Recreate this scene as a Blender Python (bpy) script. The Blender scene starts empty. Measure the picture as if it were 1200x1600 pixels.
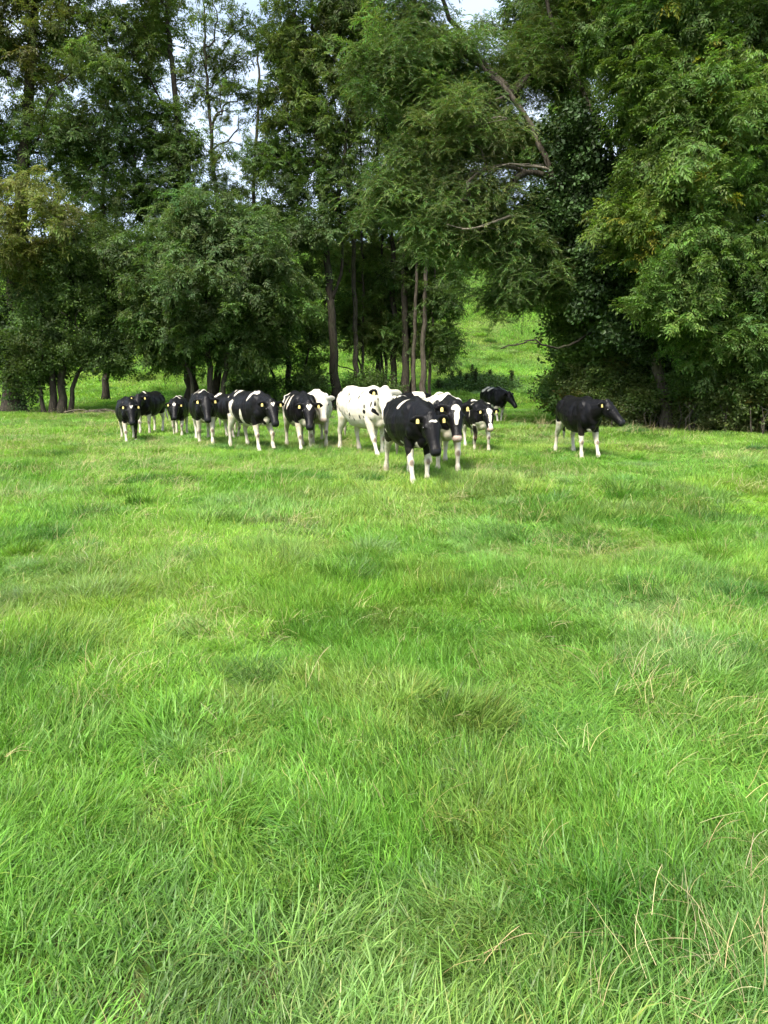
import bpy, bmesh, math, random
import numpy as np
from mathutils import Vector, Matrix

R = math.radians
scene = bpy.context.scene
COL = scene.collection
rng = np.random.default_rng(7)
random.seed(7)

# ------------------------------------------------------------------ camera
FPX = 1156.0                      # focal length in pixels of the 1200x1600 photograph
HORIZON = 595.0
CAM_H = 1.6
PITCH = math.atan((800 - HORIZON) / FPX)
cam_data = bpy.data.cameras.new("camera")
cam = bpy.data.objects.new("camera", cam_data)
COL.objects.link(cam)
cam_data.sensor_fit = 'VERTICAL'
cam_data.sensor_height = 24.0
cam_data.lens = 24.0 * FPX / 1600.0
cam_data.clip_start = 0.05
cam_data.clip_end = 3000
cam.location = (0, 0, CAM_H)
cam.rotation_euler = (math.pi / 2 - PITCH, 0, 0)
scene.camera = cam

# ------------------------------------------------------------------ sky, sun, exposure
SUN_EL, SUN_AZ = R(54), R(212)     # azimuth clockwise from +Y (the view direction)
world = bpy.data.worlds.new("World")
scene.world = world
world.use_nodes = True
wn, wl = world.node_tree.nodes, world.node_tree.links
for n in list(wn): wn.remove(n)
w_out = wn.new('ShaderNodeOutputWorld')
w_bg = wn.new('ShaderNodeBackground')
w_bg.inputs['Strength'].default_value = 0.11
sky = wn.new('ShaderNodeTexSky')
sky.sky_type = 'NISHITA'
sky.sun_disc = False
sky.sun_elevation = SUN_EL
sky.sun_rotation = SUN_AZ
sky.dust_density = 2.0
w_tc = wn.new('ShaderNodeTexCoord')
w_map = wn.new('ShaderNodeMapping'); w_map.inputs['Scale'].default_value = (1.0, 1.0, 2.4)
w_noise = wn.new('ShaderNodeTexNoise'); w_noise.inputs['Scale'].default_value = 2.6
w_noise.inputs['Detail'].default_value = 4; w_noise.inputs['Roughness'].default_value = 0.55
w_ramp = wn.new('ShaderNodeValToRGB')
w_ramp.color_ramp.elements[0].position = 0.36; w_ramp.color_ramp.elements[0].color = (0.35, 0.35, 0.35, 1)
w_ramp.color_ramp.elements[1].position = 0.62; w_ramp.color_ramp.elements[1].color = (0.95, 0.95, 0.95, 1)
w_mix = wn.new('ShaderNodeMix'); w_mix.data_type = 'RGBA'
w_mix.inputs[7].default_value = (3.6, 4.1, 4.75, 1)      # thin bright cloud
wl.new(w_tc.outputs['Generated'], w_map.inputs['Vector'])
wl.new(w_map.outputs['Vector'], w_noise.inputs['Vector'])
wl.new(w_noise.outputs['Fac'], w_ramp.inputs['Fac'])
wl.new(w_ramp.outputs['Color'], w_mix.inputs[0])
wl.new(sky.outputs['Color'], w_mix.inputs[6])
wl.new(w_mix.outputs[2], w_bg.inputs['Color'])
wl.new(w_bg.outputs['Background'], w_out.inputs['Surface'])

sun_data = bpy.data.lights.new("sun", 'SUN')
sun_data.energy = 3.0
sun_data.angle = R(22)
sun_data.color = (1.0, 0.95, 0.86)
sun = bpy.data.objects.new("sun", sun_data)
COL.objects.link(sun)
sdir = Vector((math.sin(SUN_AZ) * math.cos(SUN_EL), math.cos(SUN_AZ) * math.cos(SUN_EL), math.sin(SUN_EL)))
sun.rotation_euler = sdir.to_track_quat('Z', 'Y').to_euler()
sun.location = sdir * 60

vs = scene.view_settings
vs.view_transform = 'Standard'
vs.look = 'None'
vs.gamma = 1.0
vs.use_curve_mapping = False
vs.exposure = 1.6
scene.render.engine = 'CYCLES'
cy = scene.cycles
cy.max_bounces = 5; cy.diffuse_bounces = 3; cy.glossy_bounces = 1; cy.transmission_bounces = 2
cy.sample_clamp_indirect = 6.0
cy.use_denoising = True
cy.denoiser = 'OPENIMAGEDENOISE'
cy.denoising_input_passes = 'RGB_ALBEDO_NORMAL'
cy.denoising_prefilter = 'ACCURATE'
cy.use_adaptive_sampling = True
cy.adaptive_threshold = 0.022
cy.adaptive_min_samples = 24
cy.use_light_tree = False
cy.debug_use_spatial_splits = True
world.cycles.sampling_method = 'NONE'      # an even sky needs no importance map

# ------------------------------------------------------------------ helpers
def tag(o, label=None, cat=None, group=None, kind=None):
    if label: o['label'] = label
    if cat: o['category'] = cat
    if group: o['group'] = group
    if kind: o['kind'] = kind
    return o

def empty(name, loc=(0, 0, 0)):
    o = bpy.data.objects.new(name, None)
    o.empty_display_size = 0.3
    o.location = loc
    COL.objects.link(o)
    return o

def mesh_obj(name, verts, faces, mats, parent=None, smooth=True, attrs=None, mat_idx=None):
    me = bpy.data.meshes.new(name)
    me.from_pydata([tuple(map(float, v)) for v in verts], [], faces)
    for m in (mats if isinstance(mats, (list, tuple)) else [mats]):
        me.materials.append(m)
    if smooth and len(me.polygons):
        me.polygons.foreach_set('use_smooth', [True] * len(me.polygons))
    if mat_idx is not None:
        me.polygons.foreach_set('material_index', mat_idx)
    me.update()
    o = bpy.data.objects.new(name, me)
    COL.objects.link(o)
    if parent: o.parent = parent
    return o

_perm = np.random.default_rng(11).random((64, 64, 64)).astype(np.float32)
def vnoise(p, scale=1.0, octaves=3, seed=0.0):
    """value noise in -1..1 for an (n,3) or (n,2) array"""
    p = np.asarray(p, dtype=np.float64)
    if p.shape[1] == 2: p = np.column_stack([p, np.zeros(len(p))])
    out = np.zeros(len(p)); amp = 1.0; tot = 0.0
    q = p * scale + seed
    for _ in range(octaves):
        i = np.floor(q).astype(int); f = q - i
        f = f * f * (3 - 2 * f)
        r = 0
        for dx in (0, 1):
            wx = f[:, 0] if dx else 1 - f[:, 0]
            for dy in (0, 1):
                wy = f[:, 1] if dy else 1 - f[:, 1]
                for dz in (0, 1):
                    wz = f[:, 2] if dz else 1 - f[:, 2]
                    r = r + wx * wy * wz * _perm[(i[:, 0] + dx) & 63, (i[:, 1] + dy) & 63, (i[:, 2] + dz) & 63]
        out += amp * (2 * r - 1); tot += amp
        amp *= 0.5; q = q * 2.03 + 17.3
    return out / tot

def smooth01(t):
    t = np.clip(t, 0, 1)
    return t * t * (3 - 2 * t)

# terrain: a nearly level pasture that runs out under the trees and climbs to a hill beyond
_HY = np.array([-60, 36, 42, 50, 60, 75, 90, 110, 130, 170, 260, 600.])
_HZ = np.array([0, 0, .12, .75, 1.95, 5.2, 10.2, 18.6, 24.5, 29.0, 32.0, 33.0])
_hy = np.linspace(-60, 600, 2641)
_hz = np.convolve(np.pad(np.interp(_hy, _HY, _HZ), 20, mode='edge'), np.ones(41) / 41, 'valid')
def terrain(x, y):
    x = np.atleast_1d(np.asarray(x, float)); y = np.atleast_1d(np.asarray(y, float))
    p = np.column_stack([x, y])
    z = np.interp(y, _hy, _hz)
    far = smooth01((y - 42) / 30)
    z = z * (1 + 0.05 * vnoise(p, 0.02, 2, 3.0))
    z = z + (0.075 * (1 - far)) * (vnoise(p, 0.6, 3, 5.0) + .62 * vnoise(p, 1.9, 2, 8.0)) * smooth01((np.hypot(x, y)) / 2.5)
    z = z + far * (0.22 * vnoise(p, 0.35, 3, 9.0) + 0.5 * vnoise(p, 0.06, 2, 1.0))
    return z
def tz(x, y): return float(terrain(x, y)[0])

def ray(px, py):
    xc, yc = (px - 600) / FPX, (800 - py) / FPX
    return np.array([xc, math.cos(PITCH) + yc * math.sin(PITCH), -math.sin(PITCH) + yc * math.cos(PITCH)])
def at(px, py, d):
    """the world point seen at a photograph pixel, at distance d along the view's ground direction"""
    v = ray(px, py); v = v * (d / v[1])
    return np.array([v[0], v[1], v[2] + CAM_H])
def ground_at(px, py):
    v = ray(px, py); t = CAM_H / -v[2]
    return np.array([v[0] * t, v[1] * t, 0.0])

# ------------------------------------------------------------------ materials
def new_mat(name):
    m = bpy.data.materials.new(name)
    m.use_nodes = True
    nt = m.node_tree
    for n in list(nt.nodes): nt.nodes.remove(n)
    out = nt.nodes.new('ShaderNodeOutputMaterial')
    return m, nt, out

def mixrgb(nt, fac, a, b, blend='MIX'):
    n = nt.nodes.new('ShaderNodeMix'); n.data_type = 'RGBA'; n.blend_type = blend
    for sock, v in ((n.inputs[0], fac), (n.inputs[6], a), (n.inputs[7], b)):
        if hasattr(v, 'links'): nt.links.new(v, sock)
        elif isinstance(v, (int, float)): sock.default_value = v
        else: sock.default_value = (*v, 1)
    return n.outputs[2]

def noise(nt, scale, detail=4, vec=None, rough=0.55):
    n = nt.nodes.new('ShaderNodeTexNoise')
    n.inputs['Scale'].default_value = scale; n.inputs['Detail'].default_value = detail
    n.inputs['Roughness'].default_value = rough
    if vec is not None: nt.links.new(vec, n.inputs['Vector'])
    return n.outputs['Fac']

def ramp(nt, fac, p0, p1, c0=(0, 0, 0), c1=(1, 1, 1)):
    n = nt.nodes.new('ShaderNodeValToRGB')
    n.color_ramp.elements[0].position = p0; n.color_ramp.elements[0].color = (*c0, 1)
    n.color_ramp.elements[1].position = p1; n.color_ramp.elements[1].color = (*c1, 1)
    nt.links.new(fac, n.inputs['Fac'])
    return n.outputs['Color']

def attr(nt, name, kind='GEOMETRY'):
    n = nt.nodes.new('ShaderNodeAttribute'); n.attribute_type = kind; n.attribute_name = name
    return n

def objco(nt):
    return nt.nodes.new('ShaderNodeTexCoord').outputs['Object']

def leaf_mat(name, translucency=0.35, rough=0.5, spec=0.25, through=(1.15, 1.25, 0.55)):
    """colour comes from the 'tint' of each spray times the 'shade' of each leaf"""
    m, nt, out = new_mat(name)
    tint = attr(nt, 'tint', 'INSTANCER').outputs['Color']
    own = attr(nt, 'leafcol').outputs['Color']
    col = mixrgb(nt, 1.0, tint, own, 'MULTIPLY')
    df = nt.nodes.new('ShaderNodeBsdfDiffuse')
    nt.links.new(col, df.inputs['Color'])
    gl = nt.nodes.new('ShaderNodeBsdfGlossy'); gl.inputs['Roughness'].default_value = rough
    b = nt.nodes.new('ShaderNodeMixShader'); b.inputs[0].default_value = spec * .12
    nt.links.new(df.outputs[0], b.inputs[1]); nt.links.new(gl.outputs[0], b.inputs[2])
    t = nt.nodes.new('ShaderNodeBsdfTranslucent')
    tc = mixrgb(nt, 1.0, col, through, 'MULTIPLY')
    nt.links.new(tc, t.inputs['Color'])
    mx = nt.nodes.new('ShaderNodeMixShader'); mx.inputs[0].default_value = translucency
    nt.links.new(b.outputs[0], mx.inputs[1]); nt.links.new(t.outputs[0], mx.inputs[2])
    nt.links.new(mx.outputs[0], out.inputs['Surface'])
    return m

def bark_mat(name, c0, c1, moss=0.3):
    m, nt, out = new_mat(name)
    co = objco(nt)
    mp = nt.nodes.new('ShaderNodeMapping'); mp.inputs['Scale'].default_value = (1, 1, 0.22)
    nt.links.new(co, mp.inputs['Vector'])
    f = noise(nt, 14, 6, mp.outputs['Vector'], 0.65)
    col = ramp(nt, f, 0.33, 0.68, c0, c1)
    g = ramp(nt, noise(nt, 1.1, 4, co), 0.5, 0.72)
    gm = nt.nodes.new('ShaderNodeMath'); gm.operation = 'MULTIPLY'; gm.inputs[1].default_value = moss
    nt.links.new(g, gm.inputs[0])
    col = mixrgb(nt, gm.outputs[0], col, (0.045, 0.065, 0.02))
    b = nt.nodes.new('ShaderNodeBsdfPrincipled')
    b.inputs['Roughness'].default_value = 0.9; b.inputs['Specular IOR Level'].default_value = 0.15
    nt.links.new(col, b.inputs['Base Color'])
    bp = nt.nodes.new('ShaderNodeBump'); bp.inputs['Strength'].default_value = 0.9; bp.inputs['Distance'].default_value = 0.05
    nt.links.new(f, bp.inputs['Height']); nt.links.new(bp.outputs[0], b.inputs['Normal'])
    nt.links.new(b.outputs[0], out.inputs['Surface'])
    return m

M_LEAF = leaf_mat('ash_leaf', .42)
M_WILLOW = leaf_mat('willow_leaf', 0.38, 0.5, 0.3)
M_IVY = leaf_mat('ivy_leaf', 0.15, 0.5, 0.22)
M_GRASS = leaf_mat('grass_blade', 0.38, 0.45, 0.3)
M_STRAW = leaf_mat('dry_stem', 0.2, 0.6, 0.2, (1, .95, .85))
M_BARK = bark_mat('bark', (0.035, 0.028, 0.02), (0.13, 0.11, 0.085))
M_BARK_W = bark_mat('willow_bark', (0.030, 0.024, 0.016), (0.115, 0.098, 0.072), 0.45)
M_BARK_D = bark_mat('dark_bark', (0.02, 0.017, 0.013), (0.075, 0.062, 0.048), 0.5)
M_BARK_L = bark_mat('pale_bark', (0.09, 0.075, 0.055), (0.30, 0.26, 0.20), 0.25)

def ground_mat():
    m, nt, out = new_mat('pasture_ground')
    co = objco(nt)
    a = ramp(nt, noise(nt, 0.35, 5, co), 0.35, 0.65, (0.060, 0.115, 0.016), (0.10, 0.19, 0.025))
    fine = ramp(nt, noise(nt, 9.0, 6, co, 0.7), 0.35, 0.7, (0.45, 0.45, 0.40), (1.1, 1.1, 1.0))
    col = mixrgb(nt, 1.0, a, fine, 'MULTIPLY')
    soil = ramp(nt, noise(nt, 2.3, 6, co, 0.65), 0.46, 0.62)
    col = mixrgb(nt, soil, col, (0.105, 0.078, 0.040))
    b = nt.nodes.new('ShaderNodeBsdfPrincipled')
    b.inputs['Roughness'].default_value = 0.95; b.inputs['Specular IOR Level'].default_value = 0.1
    nt.links.new(col, b.inputs['Base Color'])
    bp = nt.nodes.new('ShaderNodeBump'); bp.inputs['Strength'].default_value = 0.7; bp.inputs['Distance'].default_value = 0.08
    nt.links.new(noise(nt, 6.0, 8, co, 0.7), bp.inputs['Height']); nt.links.new(bp.outputs[0], b.inputs['Normal'])
    nt.links.new(b.outputs[0], out.inputs['Surface'])
    return m
M_GROUND = ground_mat()

def coat_mat():
    m, nt, out = new_mat('cow_coat')
    co = objco(nt)
    v = attr(nt, 'coat').outputs['Fac']
    j = nt.nodes.new('ShaderNodeMath'); j.operation = 'MULTIPLY_ADD'
    j.inputs[1].default_value = 0.10; nt.links.new(noise(nt, 45, 3, co), j.inputs[0])
    nt.links.new(v, j.inputs[2])
    k = ramp(nt, j.outputs[0], 0.02, 0.09)
    dirt = ramp(nt, noise(nt, 6, 5, co, 0.65), 0.42, 0.75, (0.66, 0.61, 0.50), (0.48, 0.41, 0.29))
    blk = ramp(nt, noise(nt, 9, 4, co), 0.3, 0.75, (0.003, 0.003, 0.004), (0.009, 0.0075, 0.0075))
    col = mixrgb(nt, k, dirt, blk)
    pc = attr(nt, 'mark')
    col = mixrgb(nt, pc.outputs['Alpha'], col, pc.outputs['Color'])
    b = nt.nodes.new('ShaderNodeBsdfPrincipled')
    b.inputs['Roughness'].default_value = 0.40; b.inputs['Specular IOR Level'].default_value = 0.15
    
    nt.links.new(col, b.inputs['Base Color'])
    mp = nt.nodes.new('ShaderNodeMapping'); mp.inputs['Scale'].default_value = (0.5, 1, 0.35)
    nt.links.new(co, mp.inputs['Vector'])
    bp = nt.nodes.new('ShaderNodeBump'); bp.inputs['Strength'].default_value = 0.35; bp.inputs['Distance'].default_value = 0.02
    nt.links.new(noise(nt, 70, 4, mp.outputs['Vector']), bp.inputs['Height']); nt.links.new(bp.outputs[0], b.inputs['Normal'])
    nt.links.new(b.outputs[0], out.inputs['Surface'])
    return m
M_COAT = coat_mat()

def plain(name, c, rough=0.5, spec=0.4):
    m, nt, out = new_mat(name)
    b = nt.nodes.new('ShaderNodeBsdfPrincipled')
    f = ramp(nt, noise(nt, 25, 3, objco(nt)), 0.3, 0.8, tuple(x * 0.82 for x in c), c)
    nt.links.new(f, b.inputs['Base Color'])
    b.inputs['Roughness'].default_value = rough; b.inputs['Specular IOR Level'].default_value = spec
    nt.links.new(b.outputs[0], out.inputs['Surface'])
    return m
M_TAG = plain('yellow_tag', (0.82, 0.66, 0.22), 0.5)
M_EYE = plain('eye', (0.012, 0.009, 0.007), 0.08, 0.6)

# ------------------------------------------------------------------ scattering: one object = templates + points, instanced on itself
def scatter(name, templates, pts, rot, scl, tint, mat, parent=None, pick=None):
    """templates: list of (verts, faces, leafcol per vertex). The mesh holds the templates and one loose vertex per copy."""
    V, F, C, T = [], [], [], []
    off = 0
    for k, (v, f, c) in enumerate(templates):
        V.append(np.asarray(v, float)); C.append(np.asarray(c, float)); T.append(np.full(len(v), k))
        F += [tuple(i + off for i in ff) for ff in f]
        off += len(v)
    n = len(pts)
    V.append(np.asarray(pts, float)); C.append(np.ones((n, 3))); T.append(np.full(n, -1))
    V = np.vstack(V); C = np.vstack(C); T = np.concatenate(T).astype(np.int32)
    me = bpy.data.meshes.new(name)
    me.from_pydata(V.tolist(), [], F)
    me.materials.append(mat)
    def put(nm, typ, arr, field):
        a = me.attributes.new(nm, typ, 'POINT'); a.data.foreach_set(field, np.ascontiguousarray(arr, dtype=np.float32 if typ != 'INT' else np.int32).ravel())
    nt_ = len(V) - n
    z3 = np.zeros((nt_, 3))
    put('tid', 'INT', T, 'value')
    put('leafcol', 'FLOAT_COLOR', np.column_stack([C, np.ones(len(C))]), 'color')
    put('rot', 'FLOAT_VECTOR', np.vstack([z3, rot]), 'vector')
    s3 = np.asarray(scl, float)
    if s3.ndim == 1: s3 = np.column_stack([s3] * 3)
    put('scl', 'FLOAT_VECTOR', np.vstack([z3, s3]), 'vector')
    put('tint', 'FLOAT_VECTOR', np.vstack([z3, tint]), 'vector')
    if pick is None: pick = rng.integers(0, len(templates), n)
    put('pick', 'INT', np.concatenate([np.zeros(nt_, int), pick]), 'value')
    me.update()
    o = bpy.data.objects.new(name, me)
    COL.objects.link(o)
    if parent: o.parent = parent
    ng = scatter_group(len(templates))
    md = o.modifiers.new('scatter', 'NODES'); md.node_group = ng
    return o

_groups = {}
def scatter_group(k):
    if k in _groups: return _groups[k]
    g = bpy.data.node_groups.new('scatter_%d' % k, 'GeometryNodeTree')
    g.interface.new_socket('Geometry', in_out='INPUT', socket_type='NodeSocketGeometry')
    g.interface.new_socket('Geometry', in_out='OUTPUT', socket_type='NodeSocketGeometry')
    N, L = g.nodes, g.links
    gi, go = N.new('NodeGroupInput'), N.new('NodeGroupOutput')
    def named(nm, typ):
        n = N.new('GeometryNodeInputNamedAttribute'); n.data_type = typ; n.inputs['Name'].default_value = nm
        return n.outputs[0]
    def sep(val):
        c = N.new('FunctionNodeCompare'); c.data_type = 'INT'; c.operation = 'EQUAL'
        ins = [s for s in c.inputs if s.type == 'INT' and s.enabled] or [c.inputs[2], c.inputs[3]]
        L.new(named('tid', 'INT'), ins[0]); ins[1].default_value = val
        s = N.new('GeometryNodeSeparateGeometry'); s.domain = 'POINT'
        L.new(gi.outputs[0], s.inputs['Geometry']); L.new(c.outputs[0], s.inputs['Selection'])
        return s.outputs['Selection']
    join = N.new('GeometryNodeJoinGeometry')
    for i in range(k):
        gti = N.new('GeometryNodeGeometryToInstance')
        L.new(sep(i), gti.inputs[0]); L.new(gti.outputs[0], join.inputs[0])
    iop = N.new('GeometryNodeInstanceOnPoints')
    L.new(sep(-1), iop.inputs['Points']); L.new(join.outputs[0], iop.inputs['Instance'])
    iop.inputs['Pick Instance'].default_value = True
    L.new(named('pick', 'INT'), iop.inputs['Instance Index'])
    L.new(named('rot', 'FLOAT_VECTOR'), iop.inputs['Rotation'])
    L.new(named('scl', 'FLOAT_VECTOR'), iop.inputs['Scale'])
    L.new(iop.outputs[0], go.inputs[0])
    _groups[k] = g
    return g

# ------------------------------------------------------------------ leaf spray templates
class Tpl:
    def __init__(s): s.v, s.f, s.c = [], [], []
    def leaf(s, p, d, up, length, width, col):
        """a folded lozenge leaf from p along d"""
        p, d = np.asarray(p, float), np.asarray(d, float); d = d / np.linalg.norm(d)
        side = np.cross(d, up); n = np.linalg.norm(side)
        side = side / n if n > 1e-5 else np.array([0, 1.0, 0])
        nrm = np.cross(side, d)
        m = p + d * length * 0.45
        b = len(s.v)
        s.v += [p, m + side * width / 2 + nrm * width * .12, p + d * length - nrm * length * .08, m - side * width / 2 + nrm * width * .12]
        s.f += [(b, b + 1, b + 2), (b, b + 2, b + 3)]
        s.c += [col] * 4
    def stem(s, a, bb, w, col):
        a, bb = np.asarray(a, float), np.asarray(bb, float)
        i = len(s.v)
        s.v += [a + [0, w, 0], a - [0, w, 0], bb - [0, 0, w * .5], a + [0, 0, w * 1.4]]
        s.f += [(i, i + 1, i + 2), (i + 1, i + 3, i + 2), (i + 3, i, i + 2)]
        s.c += [col] * 4
    def get(s): return (np.array(s.v), s.f, np.array(s.c))

def rc(r, a=0.72, b=1.25):
    k = r.uniform(a, b); return (k * r.uniform(.92, 1.08), k, k * r.uniform(.8, 1.1))

def ash_spray(seed):
    r = np.random.default_rng(seed); t = Tpl()
    t.stem((0, 0, 0), (0.34, 0, -0.02), 0.006, (1.1, .75, .8))
    for i in range(6):
        x = 0.04 + 0.31 * i / 5
        az = r.uniform(-1, 1) * 1.9 * (1 - i / 9) + (0.5 if i % 2 else -0.5)
        el = r.uniform(-0.5, 0.55)
        d = np.array([math.cos(az) * math.cos(el), math.sin(az) * math.cos(el), math.sin(el)])
        base = np.array([x, 0, -0.02 * x])
        L = r.uniform(.20, .30)
        col = rc(r)
        for q in range(3):
            u = .35 + .65 * q / 2
            p = base + d * L * u + np.array([0, 0, -0.16 * L * (u * u) * 2])
            sd = np.cross(d, [0, 0, 1.0]); sd /= np.linalg.norm(sd) + 1e-6
            up = np.array([r.normal() * .25, r.normal() * .25, 1])
            if q < 2:
                for sg in (-1, 1):
                    t.leaf(p, d * .45 + sd * sg * .8 + np.array([0, 0, r.uniform(-.7, -.1)]), up, r.uniform(.125, .165), r.uniform(.045, .060), tuple(c * r.uniform(.85, 1.12) for c in col))
            else:
                t.leaf(p, d + np.array([0, 0, -.6]), up, .16, .058, col)
    return t.get()

def willow_spray(seed):
    r = np.random.default_rng(seed); t = Tpl()
    for k in range(6):
        a = r.uniform(0, 6.28); p = np.array([r.normal() * .05, r.normal() * .05, 0.])
        d = np.array([math.cos(a) * .7, math.sin(a) * .7, r.uniform(-.1, .9)])
        L = r.uniform(.32, .62); n = 7
        col = rc(r)
        for i in range(n):
            d = d + np.array([0, 0, -.15]); d /= np.linalg.norm(d)
            q = p + d * L / n
            if i % 3 == 0: t.stem(p, p + d * L * 3 / n, 0.004, (1.2, .9, .8))
            for sg in (-1, 1):
                sd = np.array([-d[1], d[0], 0]) * sg + r.normal(size=3) * .35
                t.leaf(q, d * .9 + sd * .6, r.normal(size=3) * .6 + [0, 0, 1], r.uniform(.10, .15), r.uniform(.020, .028), tuple(c * r.uniform(.8, 1.2) for c in col))
            p = q
    return t.get()

def round_spray(seed, n=15, size=.095, rad=.22):
    r = np.random.default_rng(seed); t = Tpl()
    for k in range(3):
        a = r.uniform(-1.2, 1.2)
        t.stem((0, 0, 0), (rad * math.cos(a), rad * math.sin(a), r.uniform(-.1, .1)), 0.005, (1.0, .7, .8))
    for i in range(n):
        p = r.normal(size=3) * [rad * .6, rad * .6, rad * .4] + [rad * .5, 0, 0]
        d = np.array([.4 + r.normal() * .6, r.normal() * .8, -.35 + r.normal() * .4])
        s_ = size * r.uniform(.7, 1.3)
        t.leaf(p, d, r.normal(size=3) * .45 + [0, 0, 1], s_, s_ * .72, rc(r, .65, 1.3))
    return t.get()

def euler_m(rx, ry, rz):
    return np.array(Matrix.Rotation(rz, 3, 'Z') @ Matrix.Rotation(ry, 3, 'Y') @ Matrix.Rotation(rx, 3, 'X'))

def cluster(sprays, seed, n, rad, flat=.7, droop=False):
    """a bough end: n sprays standing out round a few twigs"""
    r = np.random.default_rng(seed); V, F, C = [], [], []; off = 0
    cores = r.normal(size=(4, 3)) * [rad * .55, rad * .55, rad * flat * .45]
    for i in range(n):
        v, f, c = sprays[r.integers(len(sprays))]
        p = cores[r.integers(4)] + r.normal(size=3) * [rad * .34, rad * .34, rad * flat * .34]
        if droop: m = euler_m(r.normal() * .15, r.normal() * .15, r.uniform(0, 6.28))
        else: m = euler_m(r.normal() * .35, r.normal(.12, .4), math.atan2(p[1], p[0]) + r.normal() * .8)
        V.append((v @ m.T) * r.uniform(.8, 1.2) + p); C.append(c * np.clip(r.normal(1, .10), .75, 1.3))
        F += [tuple(k + off for k in ff) for ff in f]; off += len(v)
    return (np.vstack(V), F, np.vstack(C))

_ash = [ash_spray(i) for i in range(6)]
_wil = [willow_spray(20 + i) for i in range(5)]
_rnd = [round_spray(40 + i) for i in range(5)]
_ivy = [round_spray(60 + i, 22, .105, .2) for i in range(4)]
T_ASH = [cluster(_ash, 300 + i, 15, .62) for i in range(7)]
T_WILLOW = [cluster(_wil, 320 + i, 10, .5, .75, True) for i in range(6)]
T_ROUND = [cluster(_rnd, 340 + i, 20, .52) for i in range(6)]
T_DOCK = _rnd
T_IVY = [cluster(_ivy, 360 + i, 9, .34, .9) for i in range(4)]

# ------------------------------------------------------------------ tube chains
def tube(verts, faces, pts, radii, sides=6, cap=True, wob=0.0):
    pts = np.asarray(pts, float)
    n = len(pts); b = len(verts)
    tan = np.gradient(pts, axis=0); tan /= np.linalg.norm(tan, axis=1)[:, None] + 1e-9
    ref = np.array([0.0, 0, 1]) if abs(tan[0][2]) < .9 else np.array([1.0, 0, 0])
    u = np.cross(tan[0], ref); u /= np.linalg.norm(u)
    for i in range(n):
        u = u - tan[i] * np.dot(u, tan[i]); u /= np.linalg.norm(u) + 1e-9
        w = np.cross(tan[i], u)
        for s in range(sides):
            a = 2 * math.pi * s / sides
            rr = radii[i] * (1 + wob * math.sin(3 * a + i * .6) + wob * .7 * math.sin(5 * a + 1.3 * i))
            verts.append(pts[i] + (u * math.cos(a) + w * math.sin(a)) * rr)
    for i in range(n - 1):
        for s in range(sides):
            a0, a1 = b + i * sides + s, b + i * sides + (s + 1) % sides
            faces.append((a0, a1, a1 + sides, a0 + sides))
    if cap:
        faces.append(tuple(b + s for s in range(sides))[::-1])
        faces.append(tuple(b + (n - 1) * sides + s for s in range(sides)))

def resample(pts, step):
    pts = np.asarray(pts, float)
    # Catmull-Rom through the points, then even steps
    P = np.vstack([2 * pts[0] - pts[1], pts, 2 * pts[-1] - pts[-2]])
    out = []
    for i in range(1, len(P) - 2):
        for t in np.linspace(0, 1, 12, endpoint=False):
            a, b, c, d = P[i - 1], P[i], P[i + 1], P[i + 2]
            out.append(.5 * ((2 * b) + (-a + c) * t + (2 * a - 5 * b + 4 * c - d) * t * t + (-a + 3 * b - 3 * c + d) * t ** 3))
    out.append(pts[-1]); out = np.array(out)
    s = np.concatenate([[0], np.cumsum(np.linalg.norm(np.diff(out, axis=0), axis=1))])
    m = max(2, int(s[-1] / step) + 1)
    q = np.linspace(0, s[-1], m)
    return np.column_stack([np.interp(q, s, out[:, k]) for k in range(3)])

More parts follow.
